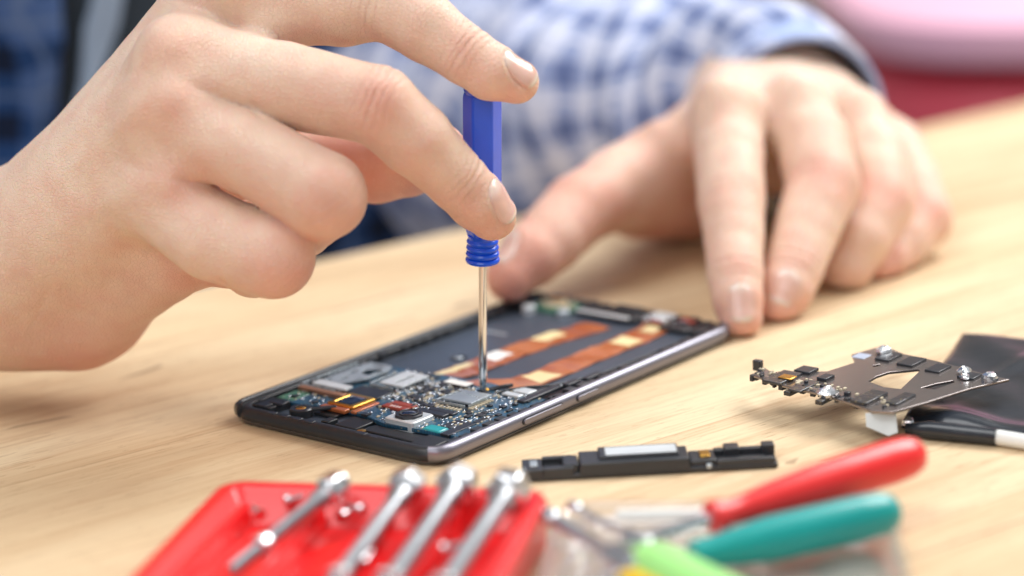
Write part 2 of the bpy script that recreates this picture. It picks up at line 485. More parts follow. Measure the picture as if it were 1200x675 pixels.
def segd(P, a, b):
    ab = b-a; t = np.clip(((P-a)@ab)/(ab@ab+1e-9), 0, 1); return np.linalg.norm(P-a-t[:, None]*ab, axis=1), t
def hand_mesh(H, lo, hi, h, nails, creases, reds, dents=(), lines=()):
    v, f = polygonise(H, lo, hi, h)
    v = smooth_project(H, v, f, 2)
    g = H.grad(v)
    disp = np.zeros(len(v))
    for c, r, a in dents: disp += a*np.exp(-((v-c)**2).sum(1)/(r*r))
    for p, q_, wd, a in lines:      # tendons (a > 0) and folds (a < 0)
        d, t = segd(v, p, q_); disp += a*np.exp(-(d/wd)**2)*np.sin(np.clip(t*.96+.02, 0, 1)*np.pi)**.5
    w1 = np.sin(v@V(1.9,1.1,.7)+1.3)*np.sin(v@V(-.8,1.7,1.4)+.4)+.6*np.sin(v@V(3.1,-2.2,2.7))*np.sin(v@V(1.2,3.6,-2.9)+2)
    disp += .016*w1
    v = v+g*disp[:, None]; g0 = g
    # nail beds
    for N in nails:
        a, b, z = N.local(v)
        sh = N.shape(a, b); m = (np.abs(z) < .35) & (sh < 1.6) & ((g@N.n) > .1)
        bed = -.03*np.clip((1.03-sh)/.12, 0, 1)
        fold = .022*np.exp(-((sh-1.17)/.10)**2)*np.where(a > .6, np.clip(1-(a-.6)*3, 0, 1), 1)
        v[m] += (g*(bed+fold)[:, None])[m]
    cu = np.zeros(len(v)); cm = np.zeros(len(v)); best = np.full(len(v), 1e9); red = np.zeros(len(v))
    for J, ax, dor, r, amp in creases:
        q = v-J; u = q@ax; perp = q-u[:, None]*ax; dist = np.sqrt((q*q).sum(1))
        m = dist < best; m &= dist < r*1.7
        dm = np.clip(.25+1.1*(perp@dor)/(np.linalg.norm(perp, axis=1)+1e-6), 0, 1)
        mask = np.exp(-(u/(r*.42))**2)*dm*amp*np.clip((1.55*r-np.linalg.norm(perp, axis=1))/(.3*r), 0, 1)
        cu[m] = u[m]; cm[m] = mask[m]; best[m] = dist[m]
        # soft bulge / fold geometry
        v -= g*(.030*np.exp(-(u/.07)**2)*mask)[:, None]
    for c, r, a in reds:
        red = np.maximum(red, a*np.exp(-((v-c)**2).sum(1)/(r*r)))
    return v, f, cu, cm, red

def attr(me, name, arr):
    a = me.attributes.new(name, 'FLOAT', 'POINT'); a.data.foreach_set('value', np.asarray(arr, np.float32))

# ================================================================== NEAR HAND (the person's right hand, on the driver)
A = at
r_W1, r_W2 = A(-6, 280, 66.5), A(-6, 350, 66.0)
idx = [(A(272,-36,64.2), 1.14), (A(350,2,64.0), 1.18), (A(402,5,63.7), 1.10), (A(452,5,63.3), .97), (A(500,33,62.5), .90), (A(545,65,62.05), .77), (A(575,84,61.95), .74), (A(605,96,62.0), .60)]
mid = [(A(214,76,62.7), 1.12), (A(330,99,61.8), 1.12), (A(444,124,60.8), 1.02), (A(488,164,60.9), .96), (A(536,211,61.2), .80), (A(560,236,61.35), .76), (A(576,253,61.5), .66)]
rin = [(A(195,142,62.0), 1.14), (A(290,178,60.9), 1.08), (A(378,229,59.9), 1.13), (A(352,262,61.6), .9), (A(330,268,63.0), .78), (A(300,258,64.2), .64)]
pin = [(A(186,236,62.0), 1.12), (A(252,278,60.9), 1.15), (A(320,300,60.2), 1.10), (A(296,312,61.6), .82), (A(272,306,62.8), .72), (A(245,296,63.6), .60)]
thm = [(A(160,215,67.6), 1.35), (A(320,196,68.0), 1.15), (A(385,194,67.2), 1.02), (A(440,196,66.2), 1.02), (A(478,190,65.4), .95), (A(515,176,64.55), .74)]
palmR = [
    (A(280,-40,64.2), A(56,266,66.2), 1.10, 1.65),
    (A(214,76,62.8), A(24,290,65.6), 1.10, 1.75),
    (A(195,142,62.2), A(10,310,65.4), 1.10, 1.75),
    (A(182,222,62.4), A(0,330,65.4), 1.05, 1.8),
    (A(225,288,63.4), A(80,352,66.0), 1.10, 1.75),
    (A(95,350,66.2), A(-10,348,66.4), 1.85, 1.75),
    (A(268,35,65.8), A(80,275,67.2), 1.15, 1.5),
    (A(160,215,67.6), A(30,300,67.2), 1.45, 1.7),
]
elbowR = V(-38, 79, 3.2)
palmR += [(r_W1, elbowR+V(0, 0, 1.5), 1.85, 3.2), (r_W2, elbowR+V(0, 0, -.5), 1.85, 3.2)]
# knuckle heads
exR = [(A(312,36,63.4), A(300,30,64.), .55, .7, .5), (A(203,58,61.9), A(205,60,61.95), .5, .5, 1.2), (A(200,118,61.3), A(203,122,61.35), .5, .5, 1.2), (A(194,212,61.2), A(196,214,61.25), .55, .55, 1.1)]
def hookR(P, d): return d
HR = Hand(palmR, [idx, mid, rin, pin, thm], exR, kp=1.0, kf=.75, ks=.02)
def axis_of(j, i): return nrm(j[i+1][0]-j[i-1][0])
TOW = -FW
upv = V(0, 0, 1)
def dors(ax, d): d = d-ax*(d@ax); return nrm(d)
nailsR = []
for fin, px, py, L, W, dirpx in ((idx, 604, 85, 1.12, .86, None), (mid, 583, 250, 1.15, .98, None)):
    c = cam_hit(HR, px, py)
    t = nrm(fin[-1][0]-fin[-3][0])
    g = HR.grad(c[None])[0]
    nailsR.append((fin, c, t, L, W, g))
# nails face up and slightly away from the lens, so rotate the centre round the finger a little
def nail_at(Hf, fin, s_, dirv, L, W, back=0.):
    """s_: place along the last phalanx 0..1; dirv: direction from bone to nail"""
    a, b = fin[-3][0], fin[-1][0]; t = nrm(b-a); o = a+(b-a)*s_
    d = dors(t, dirv)
    p = march(lambda Q: Hf(Q), o+d*3.0, -d)
    return Nail(Hf, p, t, L, W)
NR = [nail_at(HR, idx, .93, V(.25,-.55,.85), 1.12, .88),
      nail_at(HR, mid, .80, V(.95,-.5,.35), 1.2, 1.0),
      nail_at(HR, thm, .86, V(.1,.9,.5), 1.2, 1.0)]
cr = []
def add_cr(cr, fin, i, dor, r, amp=1.):
    ax = axis_of(fin, i); cr.append((fin[i][0], ax, dors(ax, dor), r, amp))
dR = V(.2,-.75,.65)
add_cr(cr, idx, 5, dR, .85, 1.); add_cr(cr, idx, 3, dR, 1.0, .7)
add_cr(cr, mid, 2, V(.6,-.6,.6), 1.15, 1.); add_cr(cr, mid, 4, V(.8,-.5,.4), .85, 1.)
add_cr(cr, rin, 2, V(1,-.8,.1), 1.2, .25); add_cr(cr, pin, 2, V(1,-.8,.1), 1.1, .25)
rd = [(idx[-1][0], 1.0, .55), (mid[-1][0], 1.0, .55), (mid[2][0]+V(0,-.9,.4), .8, .55), (idx[5][0]+V(0,-.7,.3), .6, .45), (rin[2][0]+V(.5,-.6,0), 1.0, .35), (pin[2][0]+V(.5,-.6,-.3), 1.2, .45),
      (A(250,345,62.5), 1.6, .6), (A(110,425,65), 2.3, .65), (A(200,112,60.6), .9, .25), (A(200,215,60.4), 1.0, .25), (A(203,50,61), .9, .25), (thm[3][0], 2.4, 1.), (thm[5][0], 1.6, 1.), (thm[1][0], 2.4, .9)]
def hit(H_, px, py): return cam_hit(H_, px, py)
dentsR = [(hit(HR,186,168), .75, -.16), (hit(HR,158,290), 1.0, -.12), (hit(HR,240,66), .7, -.10), (hit(HR,175,92), .6, -.07), (hit(HR,195,212), .45, .09), (hit(HR,196,114), .45, .06), (hit(HR,205,52), .5, .06),
          (hit(HR,285,250), .35, -.05), (hit(HR,225,330), .5, -.10), (hit(HR,250,325), .3, .06), (hit(HR,360,212), .6, .05), (hit(HR,445,100), .5, .04), (hit(HR,125,395), 1.4, .08)]
def ln(H_, x0, y0, x1, y1, w_, a_): return (hit(H_,x0,y0), hit(H_,x1,y1), w_, a_)
linesR = [ln(HR,185,55,75,170,.26,.05), ln(HR,178,112,60,215,.26,.045), ln(HR,178,212,60,270,.28,.04), ln(HR,258,325,268,340,.06,-.10), ln(HR,268,340,286,344,.06,-.07), ln(HR,236,318,244,334,.07,-.05),
          ln(HR,222,326,232,340,.07,-.05), ln(HR,262,215,285,238,.10,-.10), ln(HR,292,122,312,140,.10,-.10), ln(HR,60,330,35,395,.10,-.03), ln(HR,300,34,335,50,.08,-.06)]

person = empty('person', (-15, 97, -35), 'person in a blue and white check shirt working on the phone with both hands', 'person')
vR, fR, cuR, cmR, rdR = hand_mesh(HR, [-24, 57.5, .0], [2.4, 72.5, 13.6], .07, NR, cr, rd, dentsR, linesR)

# ================================================================== FAR HAND (left hand steadying the phone)
idl = [(A(853,140,76.0), 1.14), (A(854,180,74.6), 1.10), (A(857,235,72.8), 1.05), (A(860,280,71.4), .92), (A(862,322,70.2), .84), (A(865,350,69.6), .76), (A(868,373,69.25), .66)]
mil = [(A(932,136,77.), 1.18), (A(952,165,75.8), 1.2), (A(964,218,74.2), 1.19), (A(946,268,72.8), 1.02), (A(930,315,71.6), .92), (A(921,338,71.1), .85), (A(913,357,70.8), .68)]
ril = [(A(1003,148,79.), 1.1), (A(1022,185,77.4), 1.12), (A(1031,238,75.6), 1.13), (A(1008,280,74.4), 1.0), (A(992,312,74.0), .84), (A(984,312,74.8), .68)]
pil = [(A(1045,176,81.), 1.02), (A(1066,212,79.4), 1.02), (A(1079,256,77.6), 1.03), (A(1056,285,76.4), .92), (A(1040,305,75.4), .72), (A(1028,312,75.0), .6)]
thl = [(A(822,168,80.5), 1.35), (A(722,222,77.0), 1.32), (A(676,247,75.2), 1.15), (A(645,280,73.9), 1.08), (A(622,300,73.2), 1.0), (A(598,324,72.6), .80)]
wL = A(905, 116, 85.)
elbowL = V(.5, 105, 2.4)
palmL = [(A(853,140,76.0), wL+V(-1.2,0,0), 1.15, 1.7), (A(932,136,77.), wL, 1.15, 1.8), (A(1003,148,79.), wL+V(.9,0,0), 1.08, 1.8), (A(1045,176,81.), wL+V(1.6,0,-.5), 1.02, 1.7),
         (A(822,168,80.5), wL+V(-1,0,-.6), 1.4, 1.6), (A(800,212,82.0), wL+V(0,1.,-1.2), 1.65, 1.7), (A(850,190,80), A(990,190,82.), 1.1, 1.2),
         (A(735,222,77.5), A(830,222,82.), 1.35, 1.6), (A(745,235,79.), A(850,225,83.), 1.2, 1.5), (A(780,170,78.), A(845,160,78.), .9, 1.1),
         (wL, elbowL, 2.3, 3.4)]
exL = [(A(845,112,75.6), A(846,114,75.6), .5, .5, .9), (A(930,106,76.6), A(931,108,76.6), .5, .5, .9), (A(1000,122,78.6), A(1001,124,78.6), .5, .5, .9)]
HL = Hand(palmL, [idl, mil, ril, pil, thl], exL, kp=.85, kf=.5, ks=.02, hook=lambda P, d: smax(d, .02-P[:, 2], .25))
NL = [nail_at(HL, idl, .86, V(.0,-.9,.5), 1.15, .82), nail_at(HL, mil, .80, V(-.1,-.9,.45), 1.1, .9), nail_at(HL, thl, .8, V(-.5,-.2,.8), 1.3, 1.1)]
crl = []
dL = V(0, -.8, .6)
for fin in (idl, mil): add_cr(crl, fin, 2, dL, 1.1, .9); add_cr(crl, fin, 4, dL, .9, .9)
add_cr(crl, ril, 2, dL, 1.1, .6); add_cr(crl, pil, 2, dL, 1., .6); add_cr(crl, thl, 3, V(-.4,-.3,.8), 1.1, .6)
rdl = [(f_[-1][0], 1.2, .9) for f_ in (idl, mil, ril, pil)]+[(thl[-1][0], 2.2, 1.), (thl[2][0], 2.2, .75), (mil[2][0]+V(0,-.8,.4), .9, .8), (ril[2][0]+V(0,-.7,.4), .9, .8), (pil[2][0]+V(0,-.7,.4), .9, .9), (mil[4][0]+V(0,-.5,.4), .7, .5), (idl[4][0]+V(0,-.5,.3), .7, .5), (A(770,250,79), 3., .85), (idl[2][0]+V(0,-.8,.2), .8, .3)]
dentsL = [(cam_hit(HL,890,135), .7, -.12), (cam_hit(HL,965,125), .7, -.12), (cam_hit(HL,1022,160), .6, -.10), (cam_hit(HL,855,238), .6, .04), (cam_hit(HL,970,218), .6, .06), (cam_hit(HL,1035,240), .6, .06), (cam_hit(HL,1080,262), .6, .05), (cam_hit(HL,760,230), 1., -.12), (cam_hit(HL,700,215), .8, .08)]
vL, fL, cuL, cmL, rdL = hand_mesh(HL, [-2.2, 66.5, -.5], [17.5, 92, 9.5], .08, NL, crl, rdl, dentsL)

# torso and upper arms: hidden under the shirt, joined into the same body mesh
TC = V(-14.5, 103.5, 0); SX = V(math.cos(EDGE), math.sin(EDGE), 0); TX = V(-math.sin(EDGE), math.cos(EDGE), 0)
shR, shL = TC-SX*17+V(0, 0, 30), TC+SX*17+V(0, 0, 30)
def torso(P, g=0.):
    q = P-TC; s_ = q@SX; t = q@TX; z = q[:, 2]
    wid = np.interp(z, [-40, -10, 15, 28, 36, 42], [15.5, 14.5, 17, 17.5, 12, 6.]); dep = np.interp(z, [-40, -10, 15, 28, 36, 42], [10.5, 10, 10.5, 9.5, 7.5, 5.5])
    l = np.sqrt((s_/(wid+g))**2+(t/(dep+g))**2)
    d = (l-1)*(dep+g)
    return smax(d, np.abs(z-2)-39, 3.)
def body_fn(P):
    d = torso(P)
    d = smin(d, cone(P, shR, elbowR, 5., 3.9), 2.5); d = smin(d, cone(P, shL, elbowL, 5., 3.9), 2.5)
    d = smin(d, cone(P, elbowL, elbowL+(wL-elbowL)*.35, 3.4, 3.0), 1.)
    d = smin(d, cone(P, elbowR, elbowR+(r_W1-elbowR)*.40, 3.3, 2.9), 1.)
    return d
vT, fT = polygonise(body_fn, [-46, 70, -42], [16, 130, 46], .75)
nv1, nv2 = len(vR), len(vR)+len(vL)
allv = np.concatenate([vR, vL, vT]); allf = np.concatenate([fR, fL+nv1, fT+nv2])
body = link_mesh('body', allv, allf, M['skin'], person, sharp=0)
z0 = np.zeros(len(vT))
attr(body.data, 'crease_u', np.concatenate([cuR, cuL, z0])); attr(body.data, 'crease_m', np.concatenate([cmR, cmL, z0])); attr(body.data, 'redness', np.concatenate([rdR, rdL, z0]))
for N in NR+NL: N.build(body)

# shirt: body of the shirt with an open front, and two sleeves
def shirt_fn(P):
    w = 1.2*np.sin(P[:, 0]*.5+P[:, 2]*.35+1.3*np.sin(P[:, 2]*.22))*np.sin(P[:, 1]*.31+P[:, 2]*.17)
    d = torso(P, 1.6)
    d = smin(d, cone(P, shR, elbowR+V(0,0,.6), 6.4, 5.2), 3.); d = smin(d, cone(P, shL, elbowL+V(0,0,1.5), 6.4, 5.4), 3.)
    d = d+.45*w
    q = P-TC; s_ = q@SX; t = q@TX
    slot = np.maximum(np.abs(s_+7.8-.05*P[:, 2])-2.2, t+2)
    return smax(d, -slot, .4)
vS, fS = polygonise(shirt_fn, [-50, 68, -40], [20, 134, 46], .6)
shirt = link_mesh('shirt', vS, fS, M['shirt'], person, sharp=0)
def tee_fn(P): return torso(P, .7)
vU, fU = polygonise(tee_fn, [-44, 76, -40], [10, 128, 40], 1.)
link_mesh('undershirt', vU, fU, M['tee'], person, sharp=0)
mb = MB()
for s_ in (-10.2,):
    pts = []
    for z in np.linspace(-30, 30, 30):
        for k, (ds, dt) in enumerate(((-.5, 0), (.5, 0), (.5, .35), (-.5, .35))):
            ctr = TC+SX*(s_+.28*z+ds*(1+.4*math.sin(z)))+V(0, 0, z); tt = -10.6+.4*math.sin(z*.4)
            pts.append(ctr+TX*(tt+dt))
    L = [pts[i*4:i*4+4] for i in range(30)]
    mb.loft(L, (True, True))
mb.build('button_placket', M['placket'], shirt)

def sleeve(name, path, radii, mat, parent, seed, nseg=90, nr=72, uvs=(.75, .5), thick=.12, fold=.5):
    r_ = np.random.default_rng(seed); ph = r_.uniform(0, 6.28, 12)
    path = np.array(path); L = np.concatenate([[0], np.cumsum(np.linalg.norm(np.diff(path, axis=0), axis=1))])
    tt = np.linspace(0, L[-1], nseg)
    # smooth interpolation
    def cr_(arr):
        arr = np.asarray(arr, float)
        out = np.stack([np.interp(tt, L, arr[:, k]) for k in range(arr.shape[1])], 1)
        for _ in range(10):
            o2 = out.copy(); out[1:-1] = .25*o2[:-2]+.5*o2[1:-1]+.25*o2[2:]
        return out
    C = cr_(path); R_ = cr_(np.array(radii)[:, None])[:, 0]
    vs = []; uv = []; u = None
    for i in range(nseg):
        t = nrm(C[min(i+1, nseg-1)]-C[max(i-1, 0)])
        if u is None: u = nrm(np.cross(t, upv))
        u = nrm(u-t*(u@t)); w = np.cross(u, t)
        for k in range(nr+1):
            a = 2*math.pi*k/nr
            s0 = tt[i]; amp = fold*min(1, s0/2.5)
            rr = R_[i]+amp*(math.sin(s0*1.15+2.0*math.sin(a+ph[0])+ph[1])*.6+math.sin(s0*2.1-1.6*math.cos(a+ph[2])+ph[3])*.35+.35*math.sin(3*a+s0*.5+ph[4]))
            rr += .10*math.sin(5*a+ph[5])*(1-min(1, s0/2.))
            vs.append(C[i]+(u*math.cos(a)+w*math.sin(a))*rr); uv.append((s0*uvs[0], a*4.0*uvs[1]))
    n = nr+1
    fs = np.array([(i*n+k, i*n+k+1, (i+1)*n+k+1, (i+1)*n+k) for i in range(nseg-1) for k in range(nr)])
    o = link_mesh(name, np.array(vs), fs, mat, parent, uvs=uv, sharp=0)
    m = o.modifiers.new('s', 'SOLIDIFY'); m.thickness = thick*S; m.offset = 0
    return o
cuffL = A(940, 140, 82.6)
axL = nrm(elbowL-wL)
sl = sleeve('sleeve', [cuffL, cuffL+V(-.5,3.4,.2), A(850,128,88.5), A(690,160,93.), elbowL+V(-4.5,-4,.2), elbowL*.6+shL*.4+V(0,0,2)], [3.0, 3.2, 4.4, 5.8, 6.6, 6.2], M['sleeve'], shirt, 3)
sr_ = sleeve('sleeve', [r_W1*.62+elbowR*.38-V(0,0,.8), (r_W1*.4+elbowR*.6), elbowR+V(0,0,.3), elbowR*.6+shR*.4], [3.1, 3.5, 4.9, 5.3], M['sleeve'], shirt, 5)
# cuff bands
def cuff(o3, ax, r, parent):
    mb = MB(); mb.lathe(o3, ax, [(0, r), (-.05, r+.12), (0, r+.2), (2.6, r+.24), (2.7, r+.1), (2.6, r+.02), (0, r)], 48, caps=False)
    o = mb.build('cuff', M['cuffcloth'], parent, sharp=60); return o
M['cuffcloth'] = simple('pale blue cuff cotton', srgb(158,174,212), .8, var=.35, vscale=60)
cuff(cuffL, nrm(V(-.5,3.4,.2)), 2.82, sl)

# ================================================================== TABLE
table = empty('table', (0, 80, -75), 'pale wooden table with streaky grain under the phone, tools and hands', 'table')
def tp(a, b, z): # a along the far edge, b towards the camera
    o = pz(390, 300, 0)[:2]; d = V(math.cos(EDGE), math.sin(EDGE)); e = V(math.sin(EDGE), -math.cos(EDGE))
    q = o+d*a+e*b; return V(q[0], q[1], z)
mb = MB()
outer = [tp(-70, 0, 0), tp(95, 0, 0), tp(95, 85, 0), tp(-70, 85, 0)]
top = [p for p in outer]
mb.loft([[p+V(0,0,-2.6) for p in outer], [p for p in outer]], (True, True))
mb.build('tabletop', M['wood'], table, bevel=.25, seg=3)
for a, b in ((-64, 6), (89, 6), (89, 79), (-64, 79)):
    mb = MB(); mb.box(tp(a, b, -38.9), (4, 4, 72.2)); mb.build('leg', M['wood'], table, bevel=.2)

# floor, wall, pink chair
mb = MB(); mb.add([(-400,-300,-75.3),(500,-300,-75.3),(500,600,-75.3),(-400,600,-75.3)], [(0,1,2,3)])
tag(mb.build('floor', M['floor'], origin=(0,0,-75.3)), kind='structure')
mb = MB(); mb.add([(-400,330,-75.2),(500,330,-75.2),(500,330,200),(-400,330,200)], [(3,2,1,0)])
tag(mb.build('wall', M['dkwall'], origin=(0,330,-75.2)), kind='structure')
M['pink'] = simple('pink vinyl', srgb(240,186,208), .35, var=.04, vscale=10)
M['red_seat'] = simple('red vinyl', srgb(224,84,100), .45, var=.05)

ch = empty('armchair', (44, 160, -75), 'blurred pink padded armchair with a red lower edge beyond the table', 'armchair')
def rbox(mb, c, size, r, fr=None, n=6):
    """box with rounded edges (superellipsoid rings)"""
    c = V(*c); L = []
    for i in range(17):
        ph = -math.pi/2+math.pi*i/16; z = math.copysign(abs(math.sin(ph))**.35, ph)*size[2]/2; k = max(abs(math.cos(ph)), 1e-3)**.35
        ring = []
        for j in range(40):
            t = 2*math.pi*j/40
            p = V(math.copysign(abs(math.cos(t))**.4, math.cos(t))*size[0]/2*k, math.copysign(abs(math.sin(t))**.4, math.sin(t))*size[1]/2*k, z)
            if fr is not None: p = fr[0]*p[0]+fr[1]*p[1]+fr[2]*p[2]
            ring.append(c+p)
        L.append(ring)
    mb.loft(L, (True, True))
mb = MB(); rbox(mb, (50, 150, -2.1), (60, 44, 3.4), 3); mb.build('seat_cushion', M['pink'], ch)
mb = MB(); rbox(mb, (64, 178, 3), (60, 14, 24), 3); mb.build('backrest', M['pink'], ch)
mb = MB(); rbox(mb, (50, 150, -9.2), (59, 43, 11.5), 3); mb.build('seat_base', M['red_seat'], ch)
for dx in (24, 76):
    for dy in (134, 166):
        mb = MB(); mb.lathe((dx, dy, -75), (0,0,1), [(0, 1.4), (50, 2.2)], 16); mb.build('leg', M['wood'], ch)

# ================================================================== PHONE
M['black'] = simple('matt black plastic', (.018,.02,.023,1), .42, var=.3, bump=.25, bscale=700)
M['black2'] = simple('satin black plastic', (.03,.033,.038,1), .32, var=.3, bump=.2, bscale=300)
M['bay'] = simple('dark slate midframe', srgb(82,92,106), .38, metal=.4, var=.2, vscale=60, bump=.15, bscale=900)
M['rail'] = simple('grey lilac anodised aluminium', srgb(136,134,144), .38, metal=.8, var=.06, bump=.08, bscale=1500)
M['steel'] = simple('brushed steel shield', srgb(226,232,234), .36, metal=.4, var=.1, vscale=200, bump=.15, bscale=900)
M['steel2'] = simple('dull nickel shield', srgb(186,196,202), .38, metal=.6, var=.15, vscale=200, bump=.2, bscale=900)
M['whitel'] = simple('white label', srgb(236,236,232), .5, var=.05)
M['gold'] = simple('gold plated contact', srgb(226,176,86), .3, metal=1, var=.12)
M['chrome'] = simple('polished chrome', (.78,.78,.80,1), .12, metal=1, var=.05)
M['glass'] = simple('dark lens glass', (.012,.013,.018,1), .06, var=.2, coat=1)
M['bluepcb'] = None
def make_pcb(name, base, trace, dark, pad):
    m = Mat(name); v = m.coords('Object', (1,1,1), (0,0,-.867))
    br = m.n('ShaderNodeTexBrick'); br.inputs['Scale'].default_value = 520; br.offset = .37; br.inputs['Mortar Size'].default_value = .09
    br.inputs['Color1'].default_value = base; br.inputs['Color2'].default_value = dark; br.inputs['Mortar'].default_value = trace; m.l(v, br.inputs['Vector'])
    vo = m.n('ShaderNodeTexVoronoi'); vo.distance = 'CHEBYCHEV'; vo.inputs['Scale'].default_value = 900; m.l(v, vo.inputs['Vector'])
    c = m.mix(m.math('LESS_THAN', vo.outputs['Distance'], .16), br.outputs['Color'], pad)
    c = m.mix(m.noise(v, 180, 4), c, dark)
    m.l(c, m.b.inputs['Base Color']); m.set(Roughness=.3); m.b.inputs['Coat Weight'].default_value = .3
    m.l(m.bump(vo.outputs['Distance'], .4, .02), m.b.inputs['Normal'])
    return m.m
M['pcb'] = make_pcb('blue solder mask', srgb(38,78,104), srgb(60,116,146), srgb(18,38,58), srgb(190,180,140))
M['pcb2'] = make_pcb('green solder mask', srgb(56,128,100), srgb(110,170,140), srgb(26,74,60), srgb(220,210,160))
M['darkpcb'] = make_pcb('black solder mask', srgb(40,42,48), srgb(70,72,78), srgb(18,20,24), srgb(180,160,110))
def make_flex():
    m = Mat('copper polyimide flex'); v = m.coords('Object')
    n1 = m.noise(v, 40, 3, .5, .6)
    c = m.ramp(n1, [(.3, srgb(184,90,44)), (.48, srgb(202,114,64)), (.62, srgb(214,138,92)), (.75, srgb(228,176,136))])  # palest stops paint a pinkish glare into the copper
    m.l(c, m.b.inputs['Base Color']); m.set(Roughness=.3, Metallic=.35); m.b.inputs['Coat Weight'].default_value = .5
    m.l(m.bump(m.noise(v, 160, 2), .5, .06), m.b.inputs['Normal']); return m.m
M['flex'] = make_flex()
M['yel'] = simple('cream glare patch', srgb(240,220,166), .35, var=.08, coat=.3)  # glare on the ribbons, painted as cream colour
M['tealp'] = simple('teal plastic', srgb(40,160,165), .3, var=.15, coat=.4)
M['brown'] = simple('copper foam strip', srgb(150,112,92), .55, metal=.4, var=.2)
M['rflex'] = simple('red brown connector', srgb(156,66,48), .4, var=.2, vscale=400)
M['smd_t'] = simple('tan ceramic chips', srgb(196,184,158), .4, var=.25, vscale=500)
M['smd_d'] = simple('dark chips', srgb(44,46,52), .35, var=.3)
M['solder'] = simple('solder tin', srgb(206,212,220), .25, metal=.9, var=.2)

PA = .867; U = V(math.cos(PA), math.sin(PA), 0); W_ = V(-math.sin(PA), math.cos(PA), 0); Z = V(0, 0, 1); O = V(-2.46, 58.59, 0)-W_*.36; WSC = .76
PL, PW = 13.98, 7.39
def Pp(u, v, w): return O+U*(u*.978)+W_*(v*1.049)+Z*(w*WSC)
FR = (U, W_, Z)
phone = empty('phone', Pp(PL/2, PW/2, 0), 'opened smartphone with back cover off, blue circuit board and orange ribbons, lying on the table', 'phone')
def rrect(u0, v0, u1, v1, r, n=7):
    pts = []
    for (cu_, cv_, a0) in ((u1-r, v0+r, -90), (u1-r, v1-r, 0), (u0+r, v1-r, 90), (u0+r, v0+r, 180)):
        for k in range(n+1):
            a = math.radians(a0+90*k/n); pts.append((cu_+r*math.cos(a), cv_+r*math.sin(a)))
    return pts
def rloop(inset, w, r=.78): return [Pp(a, b, w) for a, b in rrect(inset, inset, PL-inset, PW-inset, max(r-inset, .08))]
mb = MB(); mb.loft([rloop(.16, 0), rloop(.04, .05), rloop(.02, .14), rloop(.03, .18)], (True, True)); mb.build('screen_glass', M['glass'], phone)
# black plastic mid frame: outer lip, rim, inner wall, bay floor
mb = MB(); mb.loft([rloop(.03, .17), rloop(.0, .24), rloop(.0, .36), rloop(.06, .52), rloop(.16, .60), rloop(.32, .60), rloop(.36, .56), rloop(.36, .30)])
mb.build('outer_frame', M['black'], phone, sharp=50)
mb = MB(); mb.loft([rloop(.33, .20), rloop(.34, .30)], (False, True)); mb.build('battery_bay', M['bay'], phone, sharp=20)
# metal rails along both long sides, proud of the plastic
prof = [(-.02, .18), (.04, .24), (.07, .36), (.07, .50), (.03, .63), (-.04, .70), (-.14, .71), (-.18, .64), (-.18, .2)]
def rail(side):
    pts = []
    u0, u1 = .30, PL-.35
    path = [(u0-.20, .34), (u0-.10, .15), (u0+.12, .04), (u0+.4, 0.)]+[(u, 0.) for u in np.linspace(u0+1., u1-1., 24)]+[(u1-.4, 0.), (u1-.12, .04), (u1+.10, .15), (u1+.20, .34)]
    L = []
    for i, (u, v) in enumerate(path):
        a = path[max(i-1, 0)]; b = path[min(i+1, len(path)-1)]; t = nrm((b[0]-a[0], b[1]-a[1])); nn = V(t[1], -t[0])
        ring = []
        for o_, w in prof:
            q = V(u, v)+nn*o_*(1 if 1 < i < len(path)-2 else .7)
            vv = q[1] if side < 0 else PW-q[1]
            ring.append(Pp(q[0], vv, w))
        if side > 0: ring = ring[::-1]
        L.append(ring)
    mb = MB(); mb.loft(L, (True, True)); return mb.build('side_rail', M['rail'], phone, sharp=60)
rl = rail(-1); rl2 = rail(1); rl2.data.materials[0] = M['black2']
for nm, (u0, u1) in (('volume_button', (3.55, 5.25)), ('power_button', (5.95, 6.9))):
    mb = MB(); L = []
    for (o_, sc) in ((0.0, 1), (.035, 1), (.055, .86)):
        L.append([Pp((u0+u1)/2+(a-(u0+u1)/2)*1., -.07-o_, .43+(b-.43)*sc) for a, b in rrect(u0, .33, u1, .53, .09, 5)])
    mb.loft(L, (True, True)); mb.build(nm, M['rail'], phone, sharp=50)
    mb = MB(); mb.loft([[Pp(a, -.074, b) for a, b in rrect(u0-.05, .30, u1+.05, .56, .12, 5)], [Pp(a, -.076, b) for a, b in rrect(u0-.05, .30, u1+.05, .56, .12, 5)]], (True, True)); mb.build('button_recess', M['smd_d'], phone, sharp=50)

# inner plastic ledge with clips and notches along the near long side and the others
mb = MB()
u = 4.9
r2 = random.Random(4)
def blk(mb, u0, v0, u1, v1, w0, w1, taper=1.): mb.box(Pp((u0+u1)/2, (v0+v1)/2, (w0+w1)/2), (abs(u1-u0), abs(v1-v0), (w1-w0)*WSC), FR, taper)
for k in range(26):
    a = .9+k*.51; hgt = .60+.08*r2.random()
    if r2.random() < .78: blk(mb, a, .20, a+.28+.18*r2.random(), .40+.05*r2.random(), .3, hgt)
    if r2.random() < .7: blk(mb, a, .42, a+.1+.2*r2.random(), .5+.1*r2.random(), .28, .42+.1*r2.random())
    if r2.random() < .8: blk(mb, a, PW-.42, a+.3, PW-.22, .3, hgt-.03)
for k in range(13):
    b = .7+k*.46
    blk(mb, .14, b, .34, b+.22+.12*r2.random(), .3, .58+.04*r2.random())
    blk(mb, PL-.34, b, PL-.12, b+.3, .3, .62+.08*r2.random())
mb.build('clip_rim', M['black2'], phone, bevel=.015)
